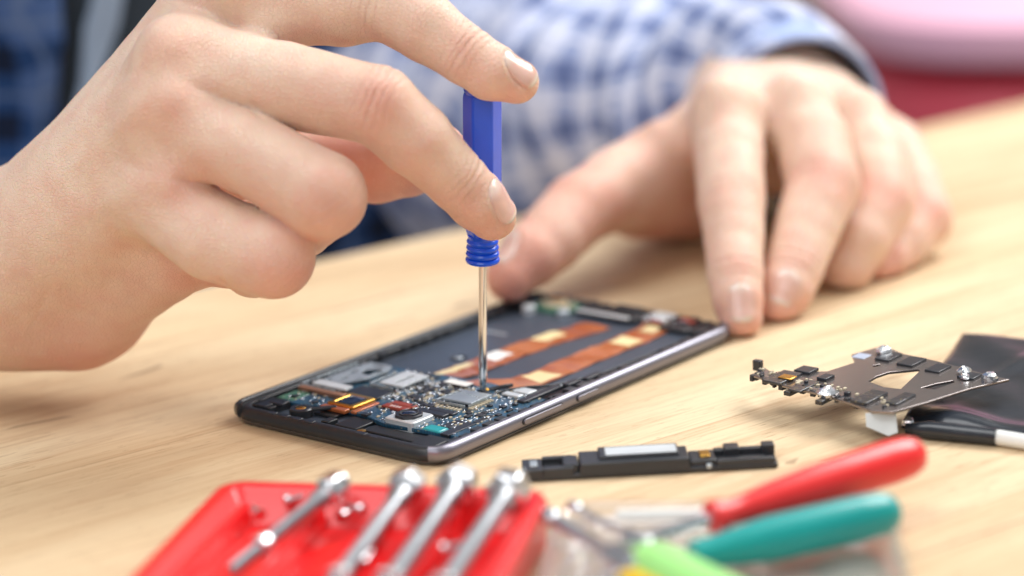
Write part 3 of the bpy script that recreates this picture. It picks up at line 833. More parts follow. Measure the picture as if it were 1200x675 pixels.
# black ribs in the shallow well at the camera end
mb = MB(); blk(mb, .36, .5, .62, 6.8, .3, .44); blk(mb, .62, 4.2, 1.0, 4.5, .3, .5); blk(mb, .5, 6.2, 1.3, 6.9, .3, .60); blk(mb, .4, .45, 1.2, 1.2, .3, .56); blk(mb, .7, 3.3, 1.5, 4.1, .3, .43); blk(mb, .8, 1.3, 1.3, 3.2, .3, .40)
blk(mb, 1.2, 4.5, 1.8, 5.3, .3, .42); mb.build('speaker_well', M['black'], phone, bevel=.03)
mb = MB(); mb.box(Pp(.72, 6.55, .58), (.5, .35, .1), FR); mb.box(Pp(.9, 6.3, .62), (.2, .5, .08), FR); mb.build('antenna_clip', M['smd_d'], phone, bevel=.02)
# headphone boss
mb = MB(); mb.lathe(Pp(.95, 5.5, .30), Z, [(0, .33), (.22, .33), (.25, .30), (.25, .17), (.08, .16)], 28); b_ = mb.build('screw_boss', M['black2'], phone)
mb = MB(); mb.lathe(Pp(.95, 5.5, .42), Z, [(0, .15), (.14, .15), (.16, .12), (.16, .05), (.05, .04)], 20); mb.build('screw', M['gold'], phone)
mb = MB(); mb.box(Pp(1.35, 5.05, .56), (.75, .16, .1), (nrm(U*.7-W_*.7), nrm(U*.7+W_*.7), Z)); mb.build('bracket_arm', M['black2'], phone, bevel=.03)
mb = MB(); mb.lathe(Pp(.62, 3.05, .40), Z, [(0, .13), (.05, .13), (.07, .05)], 16); mb.build('screw', M['gold'], phone)

# main board
board2d = [(1.35, 6.1), (1.35, 7.0), (2.7, 7.0), (5.3, 6.9), (5.35, 5.8), (5.0, 5.6), (5.5, 4.6), (5.6, 2.8), (5.2, .55), (3.6, .5), (1.5, .5), (1.45, 1.7), (1.3, 3.0), (1.6, 4.1), (1.7, 5.2)]
bd = plate('circuit_board', [board2d], .09, M['pcb'], phone, FR, Pp(0, 0, .43), .01)
WLOC[bd.name] = WLOC[phone.name]
def part_on_board(mb, name, mat, bevel=.012, **k): return mb.build(name, mat, bd, bevel=bevel, **k)
# dense small components: nobody could count them
for nm, mt, n, sz in (('solder_parts', 'solder', 520, (.04, .10)), ('ceramic_parts', 'smd_t', 300, (.05, .11)), ('tiny_chips', 'smd_d', 110, (.08, .26))):
    mb = MB()
    for k in range(n):
        while True:
            uu, vv = r2.uniform(1.5, 5.4), r2.uniform(.62, 6.8)
            if r2.random() < .35: uu, vv = r2.uniform(2.4, 5.0), r2.uniform(2.5, 4.4)
            if 1.5 < uu < 2.9 and 3.9 < vv < 5.4: continue
            if vv > 5.5 and uu > 2.9 and r2.random() < .8: continue
            break
        a, b = r2.uniform(*sz), r2.uniform(*sz)
        if nm == 'tiny_chips' : hh = .05+.05*r2.random()
        else: hh = .03+.06*r2.random(); b *= .7
        blk(mb, uu, vv, uu+a, vv+b, .475, .48+hh)
    o = part_on_board(mb, nm, M[mt], .008); o['kind'] = 'stuff'
# bright shields
def shield(name, quad, w0, w1, mat, holes=(), bevel=.03, skirt=True):
    """pressed metal can: open-bottomed cap following a quad in board coordinates"""
    o = plate(name, [quad]+list(holes), .04, M[mat], bd, FR, Pp(0, 0, w1), .012)
    WLOC[o.name] = WLOC[phone.name]
    if skirt:
        mb = MB(); n = len(quad)
        for i in range(n):
            a, b = V(*quad[i]), V(*quad[(i+1) % n]); L = np.linalg.norm(b-a); t = (b-a)/L; k = max(1, int(L/.22))
            nn = V(-t[1], t[0])
            for j in range(k):
                c = a+t*L*(j+.5)/k+nn*.035
                mb.box(Pp(c[0], c[1], (w0+w1)/2-.02), (L/k*.72, .03, (w1-w0)*WSC-.01), (U*t[0]+W_*t[1], U*nn[0]+W_*nn[1], Z))
            c = (a+b)/2+nn*.05; mb.box(Pp(c[0], c[1], (w0+w1)/2+.03), (L*.97, .03, (w1-w0)*.5*WSC), (U*t[0]+W_*t[1], U*nn[0]+W_*nn[1], Z))
        mb.build('shield_wall', M['steel2'], bd, bevel=.005)
    return o
def circ(c, r, n=24): return [(c[0]+r*math.cos(2*math.pi*k/n), c[1]+r*math.sin(2*math.pi*k/n)) for k in range(n)]
def rr(u0, v0, u1, v1, r=.04, n=3): return rrect(u0, v0, u1, v1, r, n)
shield('metal_shield', [(3.02, 6.98), (5.0, 6.92), (5.02, 6.1), (4.7, 5.9), (3.85, 5.88), (3.02, 6.25)], .48, .66, 'steel2', [circ((4.3, 6.22), .30), rr(3.25, 6.45, 3.6, 6.56), rr(3.85, 6.62, 4.2, 6.76), rr(4.75, 6.2, 4.86, 6.7), rr(3.1, 6.7, 3.2, 6.9), rr(3.55, 6.05, 3.75, 6.12)])
shield('camera_plate', [(2.55, 6.9), (2.9, 6.9), (2.9, 5.65), (2.55, 5.6)], .5, .72, 'steel')
mb = MB(); blk(mb, 2.3, 5.2, 2.54, 6.9, .5, .66); blk(mb, 2.3, 5.2, 3.0, 5.5, .5, .58); part_on_board(mb, 'foam_strip', M['brown'], .02)
shield('sim_bracket', [(3.62, 5.28), (4.82, 5.33), (4.78, 4.46), (3.62, 4.42)], .48, .70, 'steel', [rr(3.8, 4.78, 4.6, 4.90, .05)]+[rr(3.75+k*.27, 4.53, 3.83+k*.27, 4.60, .02) for k in range(4)])
mb = MB()
for k in range(6): mb.box(Pp(3.6+k*.23, 4.30, .55), (.10, .16, .06), (U, nrm(W_*.9+Z*.3), nrm(Z*.9-W_*.3)))
part_on_board(mb, 'contact_springs', M['solder'], .01)
mb = MB(); blk(mb, 2.75, 5.5, 3.45, 4.3, .48, .60); part_on_board(mb, 'connector_block', M['smd_d'], .02)
shield('card_slot', [(3.48, 2.80), (4.4, 2.76), (4.44, 1.84), (3.52, 1.80)], .48, .66, 'steel2', [rr(4.02+.01*k, 1.95+k*.105, 4.08+.01*k, 2.0+k*.105, .012) for k in range(8)])
mb = MB(); [blk(mb, 3.5+k*.125, 1.60, 3.57+k*.125, 1.76, .48, .56) for k in range(8)]; part_on_board(mb, 'contact_pins', M['smd_t'], .008)
mb = MB(); [blk(mb, 3.20, 1.85+k*.125, 3.38, 1.92+k*.125, .48, .55) for k in range(8)]; part_on_board(mb, 'contact_pins', M['smd_t'], .008)
# battery connector
mb = MB(); blk(mb, 4.88, 2.9, 5.22, 3.75, .48, .60); part_on_board(mb, 'battery_connector', M['smd_d'], .015)
mb = MB(); blk(mb, 4.88, 2.9, 5.22, 3.75, .602, .625); part_on_board(mb, 'white_label', M['whitel'], .008)
# gold framed sensor
fs_ = (1.72, 4.32, 2.72, 5.26)
mb = MB(); mb.loft([[Pp(a, b, w) for a, b in rr(fs_[0]+i, fs_[1]+i, fs_[2]-i, fs_[3]-i, .06)] for i, w in ((0, .45), (0, .60), (.03, .63), (.14, .63), (.16, .60))], (True, True)); sn = part_on_board(mb, 'gold_frame_module', M['gold'], 0)
mb = MB(); mb.loft([[Pp(a, b, w) for a, b in rr(fs_[0]+i, fs_[1]+i, fs_[2]-i, fs_[3]-i, .05)] for i, w in ((.17, .60), (.17, .625), (.2, .635))], (True, True)); part_on_board(mb, 'sensor_glass', M['glass'], 0)
mb = MB(); blk(mb, 1.45, 4.35, 1.68, 5.3, .44, .58); blk(mb, 1.6, 4.1, 2.6, 4.28, .44, .55); part_on_board(mb, 'orange_flex_edge', M['flex'], .02)
# red connector
mb = MB(); blk(mb, 2.35, 3.0, 2.62, 3.85, .48, .60); blk(mb, 2.7, 3.0, 2.95, 3.85, .48, .57)
[blk(mb, 2.63, 3.05+k*.1, 2.69, 3.1+k*.1, .48, .55) for k in range(8)]; part_on_board(mb, 'ribbon_connector', M['rflex'], .02)
mb = MB(); [blk(mb, 2.42, 3.25+k*.1, 2.53, 3.29+k*.1, .60, .604) for k in range(4)]; part_on_board(mb, 'white_marks', M['whitel'], 0)
mb = MB(); blk(mb, 2.45, 1.75, 2.75, 2.85, .48, .62); blk(mb, 2.8, 1.7, 3.05, 2.6, .48, .58); part_on_board(mb, 'black_connector', M['smd_d'], .03)
mb = MB(); [blk(mb, 2.4, 1.8+k*.1, 2.44, 1.84+k*.1, .48, .55) for k in range(10)]; part_on_board(mb, 'contact_pins', M['solder'], .005)
# rear camera
cm_ = (1.42, 1.95, 2.35, 2.95)
mb = MB(); mb.loft([[Pp(a, b, w) for a, b in rr(cm_[0]+i, cm_[1]+i, cm_[2]-i, cm_[3]-i, .10, 4)] for i, w in ((0, .32), (0, .66), (.04, .70), (.06, .70))], (True, True)); cam_o = part_on_board(mb, 'camera_module', M['steel'], 0)
cc = Pp(1.88, 2.45, .70)
mb = MB(); mb.lathe(cc, Z, [(0, .40), (.05, .40), (.07, .37), (.07, .29), (.03, .27)], 8, twist=.39); part_on_board(mb, 'lens_collar', M['smd_d'], .01)
mb = MB(); mb.lathe(cc, Z, [(.02, .27), (.09, .27), (.10, .25), (.07, .17)], 32); part_on_board(mb, 'lens_ring', M['black2'], 0)
mb = MB(); mb.lathe(cc, Z, [(.03, .24), (.07, .22), (.09, .16), (.095, .08), (.10, .01)], 32); part_on_board(mb, 'lens', M['glass'], 0)
mb = MB(); blk(mb, 1.5, 1.1, 1.9, 1.72, .44, .56); part_on_board(mb, 'teal_cap', M['tealp'], .05)
mb = MB(); blk(mb, 1.45, .75, 2.6, 1.05, .44, .54); blk(mb, 2.7, .75, 3.4, .98, .48, .52); blk(mb, 1.95, 1.1, 2.6, 1.45, .48, .53); part_on_board(mb, 'edge_connector', M['smd_d'], .03)
# front camera ribbon, left board
mb = MB(); blk(mb, 1.5, 6.3, 2.5, 6.9, .47, .52); part_on_board(mb, 'antenna_board', M['pcb2'], .02)
mb = MB(); blk(mb, 4.7, .75, 6.4, 1.02, .44, .60); blk(mb, 6.5, .62, 7.1, .85, .3, .62); blk(mb, 5.3, 1.1, 6.2, 1.5, .44, .52); blk(mb, 7.3, .55, 8.0, .75, .3, .60); mb.build('coax_bracket', M['smd_d'], phone, bevel=.03)
mb = MB(); blk(mb, 5.35, 1.12, 5.75, 1.7, .52, .58); blk(mb, 6.45, .86, 7.2, 1.0, .4, .5); blk(mb, 4.95, 1.15, 5.2, 1.75, .5, .6); mb.build('steel_clip', M['steel'], phone, bevel=.02)
mb = MB(); mb.tube([Pp(a, b, w) for a, b, w in ((4.9, 1.9, .56), (5.4, 1.75, .58), (5.9, 1.5, .56), (6.4, 1.15, .5), (6.9, 1.02, .46), (8.2, .62, .5), (10, .56, .5), (12.4, .56, .48))], .035, 8); mb.build('coax_cable', M['black2'], phone)
mb = MB(); mb.tube([Pp(5.15, 2.32, .52), Pp(5.35, 2.1, .60), Pp(5.6, 2.0, .60), Pp(5.75, 2.0, .56)], .06, 8); mb.build('coax_cable', M['black2'], phone)
mb = MB(); mb.lathe(Pp(5.14, 2.43, .47), Z, [(0, .10), (.05, .10), (.07, .07)], 16); mb.build('screw', M['gold'], phone)

# ribbons
def ribbon(name, pts, w0, wid, patches):
    n = 60; P = np.array(pts); L = np.concatenate([[0], np.cumsum(np.linalg.norm(np.diff(P[:, :2], axis=0), axis=1))]); t = np.linspace(0, L[-1], n)
    C = np.stack([np.interp(t, L, P[:, k]) for k in range(3)], 1)
    for _ in range(2): C[1:-1] = .25*C[:-2]+.5*C[1:-1]+.25*C[2:]
    def surf(i0, i1, q0, q1, dz, th):
        top, bot = [], []
        for i in range(i0, i1+1):
            a, b = C[max(i-1, 0)], C[min(i+1, n-1)]; tt_ = nrm((b-a)[:2]); nn = V(-tt_[1], tt_[0])
            row = []
            for q in np.linspace(q0, q1, 7):
                x = C[i][:2]+nn*q*wid/2
                wv = C[i][2]+.018*math.sin(i*.55+1.3*q)+.012*math.sin(i*1.3-2*q)+dz
                row.append(Pp(x[0], x[1], wv))
            top.append(row)
        vs = [p for r in top for p in r]+[p-Z*th for r in top for p in r]; m_ = len(top); k = 7; fs = []
        for i in range(m_-1):
            for j in range(k-1):
                a = i*k+j; fs.append((a, a+k, a+k+1, a+1)); b = a+m_*k; fs.append((b, b+1, b+k+1, b+k))
        for i in range(m_-1):
            a = i*k; fs.append((a, a+m_*k, a+k+m_*k, a+k)); a = i*k+k-1; fs.append((a, a+k, a+k+m_*k, a+m_*k))
        for j in range(k-1):
            fs.append((j, j+1, j+1+m_*k, j+m_*k)); a = (m_-1)*k+j; fs.append((a, a+m_*k, a+1+m_*k, a+1))
        mb = MB(); mb.add(vs, fs); return mb
    o = surf(0, n-1, -1, 1, 0, .03).build(name, M['flex'], phone, sharp=60)
    for (f0, f1, q0, q1, mt) in patches:
        surf(int(f0*(n-1)), int(f1*(n-1)), q0, q1, .006, .01).build('glare_patch', M[mt], o, sharp=60)  # cream and white patches stand in for glare on the ribbon
ribbon('ribbon_cable', [(5.2, 4.35, .5), (5.7, 4.35, .42), (6.6, 4.3, .36), (8.5, 4.3, .35), (10.6, 4.2, .34), (11.6, 3.95, .34), (12.4, 3.9, .33)], .4, 1.0,
       [(.06, .28, .3, .9, 'yel'), (.36, .49, -.3, .95, 'whitel'), (.68, .83, -.1, .95, 'yel')])
ribbon('ribbon_cable', [(5.3, 2.9, .52), (5.8, 2.75, .44), (6.3, 2.25, .38), (7.1, 2.1, .36), (9.5, 2.15, .35), (11.6, 2.1, .35), (12.8, 2.15, .36), (13.6, 2.3, .42)], .4, 1.0,
       [(.22, .31, -.8, .8, 'yel'), (.71, .79, -.7, .8, 'yel'), (.88, .95, -.4, .6, 'yel')])
mb = MB(); mb.lathe(Pp(7.5, 5.3, .30), Z, [(0, .26), (.02, .26), (.025, .22), (.012, .2), (.012, .1)], 28); mb.build('ring_mark', M['black2'], phone)
mb = MB(); mb.lathe(Pp(7.5, 5.3, .318), Z, [(0, .12), (.02, .1)], 20); mb.build('screw', M['steel2'], phone)
mb = MB(); blk(mb, 10.1, 5.6, 10.25, 6.6, .30, .312); mb.build('engraved_line', M['steel2'], phone)
# bottom end: green antenna board, vibration motor, usb port
mb = MB(); blk(mb, 12.75, 5.3, 13.75, 6.85, .3, .52); g_ = mb.build('antenna_board', M['pcb2'], phone, bevel=.02)
mb = MB()
for k in range(26): a, b = r2.uniform(12.80, 13.55), r2.uniform(5.35, 6.6); blk(mb, a, b, a+r2.uniform(.08, .2), b+r2.uniform(.08, .2), .52, .58+.08*r2.random())
o = mb.build('solder_parts', M['smd_t'], g_, bevel=.01); o['kind'] = 'stuff'
mb = MB(); mb.lathe(Pp(12.50, 6.55, .3), Z, [(0, .22), (.22, .22), (.26, .18)], 20); mb.build('vibration_motor', M['steel'], phone)
mb = MB(); mb.lathe(Pp(12.65, 5.35, .3), Z, [(0, .2), (.2, .2), (.23, .16)], 20); mb.build('vibration_motor', M['steel2'], phone)
mb = MB(); blk(mb, 13.35, 5.9, 13.65, 6.4, .52, .66); mb.build('spring_contact', M['gold'], phone, bevel=.03)
mb = MB(); blk(mb, 13.00, 2.9, 14.00, 5.2, .3, .56); blk(mb, 12.85, 1.0, 14.00, 2.0, .3, .54); blk(mb, 13.55, 3.2, 13.95, 4.2, .5, .70); blk(mb, 12.75, .45, 13.75, .9, .3, .6); mb.build('speaker_cover', M['black2'], phone, bevel=.05)
mb = MB(); blk(mb, 12.90, 3.1, 13.05, 5.1, .50, .60); mb.build('steel_bar', M['steel'], phone, bevel=.02)
mb = MB(); blk(mb, 13.25, 2.0, 13.95, 2.75, .44, .66); mb.build('usb_port', M['steel'], phone, bevel=.05)
mb = MB(); blk(mb, 13.45, 1.15, 13.90, 1.7, .5, .66); blk(mb, 13.10, 2.1, 13.25, 2.6, .44, .56); mb.build('red_gasket', M['rflex'], phone, bevel=.04)
mb = MB()
for k in range(16): a, b = r2.uniform(12.85, 13.75), r2.uniform(1.0, 2.8); blk(mb, a, b, a+.14, b+.1, .54, .62+.08*r2.random())
mb.build('solder_parts', M['solder'], phone, bevel=.01)

# ================================================================== DRIVER in the hand
M['blue'] = simple('glossy blue plastic', srgb(12,84,228), .30, var=.10, vscale=200, coat=.3, bump=.15, bscale=500)
tip = pz(566, 459, .36); topc = A(565, 104, 62.95)
dax = nrm(topc-tip); DLEN = np.linalg.norm(topc-tip)
drv = empty('precision_screwdriver', tip, 'blue handled precision screwdriver held upright in the fingers, its tip on the phone board', 'screwdriver')
z1 = np.linalg.norm(A(565, 314, 63.0)-tip); z2 = np.linalg.norm(A(565, 284, 63.0)-tip)
mb = MB(); mb.lathe(tip, dax, [(0, .05), (.03, .09), (.35, .115), (.9, .125), (1.0, .115), (z1+.2, .115)], 20); mb.build('shaft', M['chrome'], drv)
pr = [(z1, .30), (z1+.02, .40)]
nrib = 4; stp = (z2-z1)/nrib
for k in range(nrib):
    pr += [(z1+stp*(k+.15), .455-.012*k), (z1+stp*(k+.5), .475-.012*k), (z1+stp*(k+.8), .45-.012*k), (z1+stp*(k+.95), .39)]
mb = MB(); mb.lathe(tip, dax, pr+[(z2+.1, .42)], 36); mb.build('ribbed_collar', M['blue'], drv)
mb = MB(); mb.lathe(tip, dax, [(z2+.05, .42), (z2+.25, .48), (z2+.6, .535), (DLEN-.25, .535), (DLEN-.1, .51)], 6, twist=.55); mb.build('handle', M['blue'], drv, bevel=.05, seg=3, sharp=25)
mb = MB(); mb.lathe(tip, dax, [(DLEN-.12, .46), (DLEN-.02, .5), (DLEN+.06, .46), (DLEN+.1, .3)], 32); mb.build('swivel_cap', M['blue'], drv)

# ================================================================== loose plastic strip
strip = empty('plastic_strip', pz(760, 556, 0), 'black moulded plastic strip with a silver sticker lying in front of the phone', 'phone part')
a0 = pz(613, 566, 0); a1 = pz(912, 549, 0); sx_ = a1-a0; SLEN = np.linalg.norm(sx_); sx_ = sx_/SLEN; sy_ = V(-sx_[1], sx_[0], 0); SF = (sx_, sy_, Z)
def sb(mb, u0, u1, v0, v1, w0, w1, t=1.): mb.box(a0+sx_*(u0+u1)/2*1.+sy_*(v0+v1)/2+Z*(w0+w1)/2, (u1-u0, v1-v0, w1-w0), SF, t)
mb = MB(); q = SLEN/100
sb(mb, 0, 100*q, 0, .95, .02, .16); sb(mb, 22*q, 66*q, -.02, 1.0, .1, .42, .97); sb(mb, 30*q, 62*q, .25, 1.02, .3, .50, .98)
sb(mb, 0, 8*q, .0, .9, .1, .32); sb(mb, 8*q, 20*q, .0, .22, .1, .34); sb(mb, 8*q, 20*q, .78, .95, .1, .36); sb(mb, 16*q, 22*q, .1, .85, .1, .38)
sb(mb, 66*q, 76*q, .1, .9, .1, .3); sb(mb, 76*q, 99*q, .02, .2, .1, .30); sb(mb, 76*q, 99*q, .75, .95, .1, .33); sb(mb, 80*q, 86*q, .55, 1.0, .1, .42); sb(mb, 95*q, 100*q, .6, .95, .1, .44); sb(mb, 78*q, 96*q, .35, .55, .1, .22)
mb.build('strip_body', M['black2'], strip, bevel=.03)
mb = MB(); mb.loft([[a0+sx_*a+sy_*b+Z*(w+.0) for a, b in rrect(33*q, .32, 61*q, .92, .06, 3)] for w in (.50, .506)], (True, True)); mb.build('silver_sticker', M['steel'], strip)
mb = MB(); sb(mb, 70*q, 74*q, .3, .75, .3, .36); mb.build('gold_contact', M['gold'], strip, bevel=.02)
mb = MB()
for k in range(8): sb(mb, (9+k*1.2)*q, (9.6+k*1.2)*q, .25, .75, .1, .24)
mb.build('grille', M['black'], strip)
mb = MB(); sb(mb, 3*q, 6*q, .2, .6, .32, .38); mb.build('steel_pin', M['steel2'], strip, bevel=.02)
mb = MB(); sb(mb, 72*q, 74*q, -.02, .1, .1, .22); mb.build('steel_pin', M['steel2'], strip, bevel=.02)

# ================================================================== loose shield bracket and foil pouch at the right
def quadpts(pts, z): return [pz(x, y, z)[:2] for x, y in pts]
brk = empty('metal_bracket', pz(1020, 470, 0), 'copper coloured metal frame plate with small black parts leaning over the black battery', 'phone part')
zb = .85
def R8(*pts): return [(860+x/3.53, 370+y/3.53) for x, y in pts]
outl = R8((82,250),(125,218),(160,240),(215,232),(300,236),(385,235),(500,198),(487,165),(620,128),(700,162),(830,190),(930,215),(1030,243),(1138,268),(980,305),(790,365),(660,402),(570,398),(480,365),(350,325),(200,292))
h1 = R8((556,276),(590,255),(640,238),(760,226),(770,232),(690,308),(620,300)); h2 = R8((775,303),(840,285),(905,273),(915,280),(830,310))
h3 = R8((575,210),(605,205),(607,212),(577,217))
M['plate'] = simple('bronze tinted steel', srgb(148,140,138), .26, metal=.85, var=.16, vscale=50, bump=.2, bscale=300)
base0 = pz(1020, 470, zb)
fr0 = (V(1,0,0), V(0,1,0), Z)
def loc2(pts): return [tuple(p-base0[:2]) for p in quadpts(pts, zb)]
plate('frame_plate', [loc2(outl), loc2(h1), loc2(h2), loc2(h3)], .05, M['plate'], brk, fr0, V(base0[0], base0[1], zb), .012)
def bb(name, mat, items, bevel=.02):
    mb = MB()
    for (x, y, sx0, sy0, w0, w1) in items:
        c = pz(860+x/3.53, 370+y/3.53, zb+w0)
        mb.box(V(c[0], c[1], zb+(w0+w1)/2), (sx0, sy0, w1-w0), FR)
    return mb.build(name, mat, brk, bevel=bevel)
bb('black_block', M['smd_d'], [(100,226,.18,.25,-.1,.2)]); bb('black_block', M['smd_d'], [(300,232,.5,.5,.03,.12)]); bb('black_block', M['smd_d'], [(640,175,.75,.45,.03,.10)]); bb('black_block', M['smd_d'], [(735,195,.8,.5,.03,.10)])
bb('black_block', M['smd_d'], [(845,222,.7,.45,.03,.09)]); bb('black_block', M['smd_d'], [(975,254,.5,.5,.03,.10)]); bb('black_block', M['smd_d'], [(380,262,.45,.3,.03,.12)])
bb('black_block', M['darkpcb'], [(560,345,1.1,.5,.03,.12)]); bb('black_block', M['darkpcb'], [(690,362,1.0,.35,-.05,.1)]); bb('black_block', M['smd_d'], [(470,335,.15,.15,.0,.14)])
bb('circuit_strip', M['darkpcb'], [(200,262,1.1,.6,.02,.1), (290,296,1.0,.4,.02,.08), (400,345,1.2,.22,-.1,.02), (270,308,1.2,.22,-.12,0)])
bb('copper_pad', M['gold'], [(222,256,.34,.42,.1,.14)]); bb('blue_film', simple('blue film', srgb(170,180,200), .3), [(528,168,.45,.4,.03,.05)], .01)
mb = MB(); ra_ = random.Random(5)
for k in range(70):
    t_ = ra_.random(); x = 884+t_*163+ra_.uniform(-3, 3); y = 441+t_*41+ra_.uniform(-7, 1)
    c = pz(x, y, zb+.02); a_ = ra_.uniform(.05, .2); mb.box(V(c[0], c[1], zb+ra_.uniform(-.10, .05)), (a_, ra_.uniform(.05, .14), ra_.uniform(.06, .2)), FR)
o = mb.build('edge_parts', M['smd_d'], brk, bevel=.01); o['kind'] = 'stuff'
mb = MB()
for k in range(46):
    t_ = ra_.random(); x = 890+t_*150+ra_.uniform(-3, 3); y = 438+t_*36+ra_.uniform(-8, 2)
    c = pz(x, y, zb+.06); mb.box(V(c[0], c[1], zb+.05), (ra_.uniform(.05, .12), ra_.uniform(.05, .1), .06), FR)
o = mb.build('contact_parts', M['smd_t'], brk, bevel=.01); o['kind'] = 'stuff'
mb = MB(); L_ = []
for x, y in ((884,440),(905,446),(930,454),(960,460),(995,470),(1040,480),(1078,471)): L_.append(pz(x, y, zb-.07))
mb.tube(L_, .07, 8); mb.build('folded_edge', M['darkpcb'], brk)
M['crinkle'] = simple('crinkled foil', (.82,.84,.86,1), .2, metal=.9, var=.1, bump=1., bscale=500)
def blob(mb, c, r, seed, sq=.7):
    rg = random.Random(seed); L = []
    for i in range(7):
        ph = -math.pi/2+math.pi*i/6
        L.append([V(*c)+V(math.cos(ph)*math.cos(t)*r*rg.uniform(.7, 1.2), math.cos(ph)*math.sin(t)*r*rg.uniform(.7, 1.2), (math.sin(ph)*r*sq)*rg.uniform(.8, 1.1)) for t in [2*math.pi*k/9 for k in range(9)]])
    mb.loft(L, (True, True))
for i, (x, y, r) in enumerate(((618,145,.22), (955,228,.2), (1060,255,.24), (388,318,.26), (955,252,.14))):
    mb = MB(); c = pz(860+x/3.53, 370+y/3.53, zb+.12); blob(mb, c, r, i); mb.build('solder_tag', M['crinkle'], brk, sharp=15)
c = pz(860+235/3.53, 370+318/3.53, .42); mb = MB(); mb.lathe(V(c[0], c[1], .12), Z, [(.42, .22), (.46, .30), (.58, .30), (.64, .2)], 24); mb.build('round_foot', M['steel2'], brk)
c = pz(860+610/3.53, 370+452/3.53, .3)
mb = MB(); mb.loft([[V(*pz(x, y, z_+dz)) for x, y, z_ in ((1014, 484, .78), (1050, 484, .74), (1052, 507, .30), (1041, 511, .26), (1015, 500, .42))] for dz in (0, .03)], (True, True)); mb.build('white_tape_tab', simple('milky tape', srgb(206,212,212), .4, var=.12), brk, bevel=.01)

bat = empty('battery', pz(1160, 470, 0), 'black foil wrapped battery with a rolled edge at the right of the table', 'battery')
def make_foil():
    m = Mat('black foil'); v = m.coords('Object')
    n1 = m.noise(v, 45, 3, .5, .8)
    m.l(m.ramp(n1, [(.3, (.012,.015,.021,1)), (.8, (.03,.037,.05,1))]), m.b.inputs['Base Color']); m.set(Roughness=.27); m.b.inputs['Coat Weight'].default_value = .2
    b = m.bump(m.noise(v, 26, 2, .5, .6), .35, .2); b = m.bump(m.noise(v, 140, 3), .25, .05, b); m.l(b, m.b.inputs['Normal']); return m.m
M['foil'] = make_foil()
q00, q10, q11, q01 = pz(1056, 502, .0), pz(1262, 533, .0), pz(1290, 410, .0), pz(1126, 398, .0)
nu, nv = 70, 60; vs = []
def bq(a, b): return (q00*(1-a)+q10*a)*(1-b)+(q01*(1-a)+q11*a)*b
rg = np.random.default_rng(3); phs = rg.uniform(0, 6.28, 10)
for side in (1, 0):
    for j in range(nv):
        for i in range(nu):
            a, b = i/(nu-1), j/(nv-1); p = bq(a, b).copy()
            edge = min(a, 1-a, b, 1-b); prof_ = (1-(1-min(edge/.05, 1))**2)**.5
            hgt = .26+.12*math.exp(-((b-.07)/.06)**2)+.04*math.sin(5*a+3*b+phs[0])*math.sin(4*b+phs[1])+.02*math.sin(11*a-7*b+phs[2])+.03*math.sin(17*b+9*a+phs[3])
            hgt += .12*max(0, 1-abs(a*1.1-b*.9+.05)/.12)*.5
            p[2] = .02+(hgt*prof_ if side else 0); vs.append(p)
fs = []
for s_ in (0, 1):
    o_ = s_*nu*nv
    for j in range(nv-1):
        for i in range(nu-1):
            a = o_+j*nu+i; f_ = (a, a+1, a+nu+1, a+nu); fs.append(f_ if s_ == 0 else f_[::-1])
ring = [i for i in range(nu)]+[j*nu+nu-1 for j in range(1, nv)]+[(nv-1)*nu+i for i in range(nu-2, -1, -1)]+[j*nu for j in range(nv-2, 0, -1)]
for k in range(len(ring)): a, b = ring[k], ring[(k+1) % len(ring)]; fs.append((b, a, a+nu*nv, b+nu*nv))
link_mesh('foil_pouch', vs, np.array(fs), M['foil'], bat, sharp=60)
mb = MB(); mb.tube([pz(1062, 502, .22), pz(1090, 504, .24), pz(1130, 508, .24), pz(1168, 512, .24)], [.14, .24, .23, .22], 20); mb.build('rolled_edge', M['foil'], bat)
mb = MB(); mb.tube([pz(1168, 512, .22), pz(1172, 513, .22), pz(1215, 520, .22), pz(1260, 527, .22)], [.19, .20, .19, .18], 20); mb.build('white_end_wrap', M['whitel'], bat)
mb = MB(); c = pz(1064, 494, .35); blob(mb, c, .2, 9); mb.build('solder_tag', M['crinkle'], bat, sharp=15)

# ================================================================== red tray with four nut drivers
M['redp'] = simple('glossy red plastic', srgb(232,26,30), .36, var=.10, vscale=35, coat=.25, bump=.12, bscale=160)
tray = empty('tool_tray', pz(400, 640, 0), 'red plastic tool tray in the front left corner holding steel nut drivers', 'tray')
ZT = 1.25
tBL, tBR = pz(262, 562, ZT), pz(646, 573, ZT); tFL, tFR = pz(40, 790, ZT), pz(520, 800, ZT)
def tq(a, b, z, ins=0.):
    c = (tBL+tBR+tFL+tFR)/4
    p = (tFL*(1-a)+tFR*a)*(1-b)+(tBL*(1-a)+tBR*a)*b; return V(p[0], p[1], z)
TLX = np.linalg.norm(tBR-tBL); TLY = np.linalg.norm(tBL-tFL)
def tloop(ins, z, r=.7):
    return [tq(a/TLX, b/TLY, z) for a, b in rrect(ins, ins, TLX-ins, TLY-ins, max(r-ins, .12), 6)]
mb = MB(); mb.loft([tloop(.25, .0), tloop(.05, .1), tloop(0, ZT-.25), tloop(-.02, ZT-.12), tloop(.06, ZT), tloop(.35, ZT), tloop(.45, ZT-.06), tloop(.75, .5), tloop(.95, .42)], (True, True))
mb.build('tray_body', M['redp'], tray, sharp=70)
mb = MB()
for a in (.13, .36, .56, .77, .97):
    p0, p1 = tq(a-.03, .93, .7), tq(a-.07, .1, .7); t = nrm(p1-p0); mb.box((p0+p1)/2, (np.linalg.norm(p1-p0), .22, .55), (t, V(-t[1], t[0], 0), Z))
mb.build('divider', M['redp'], tray, bevel=.06)
mb = MB()
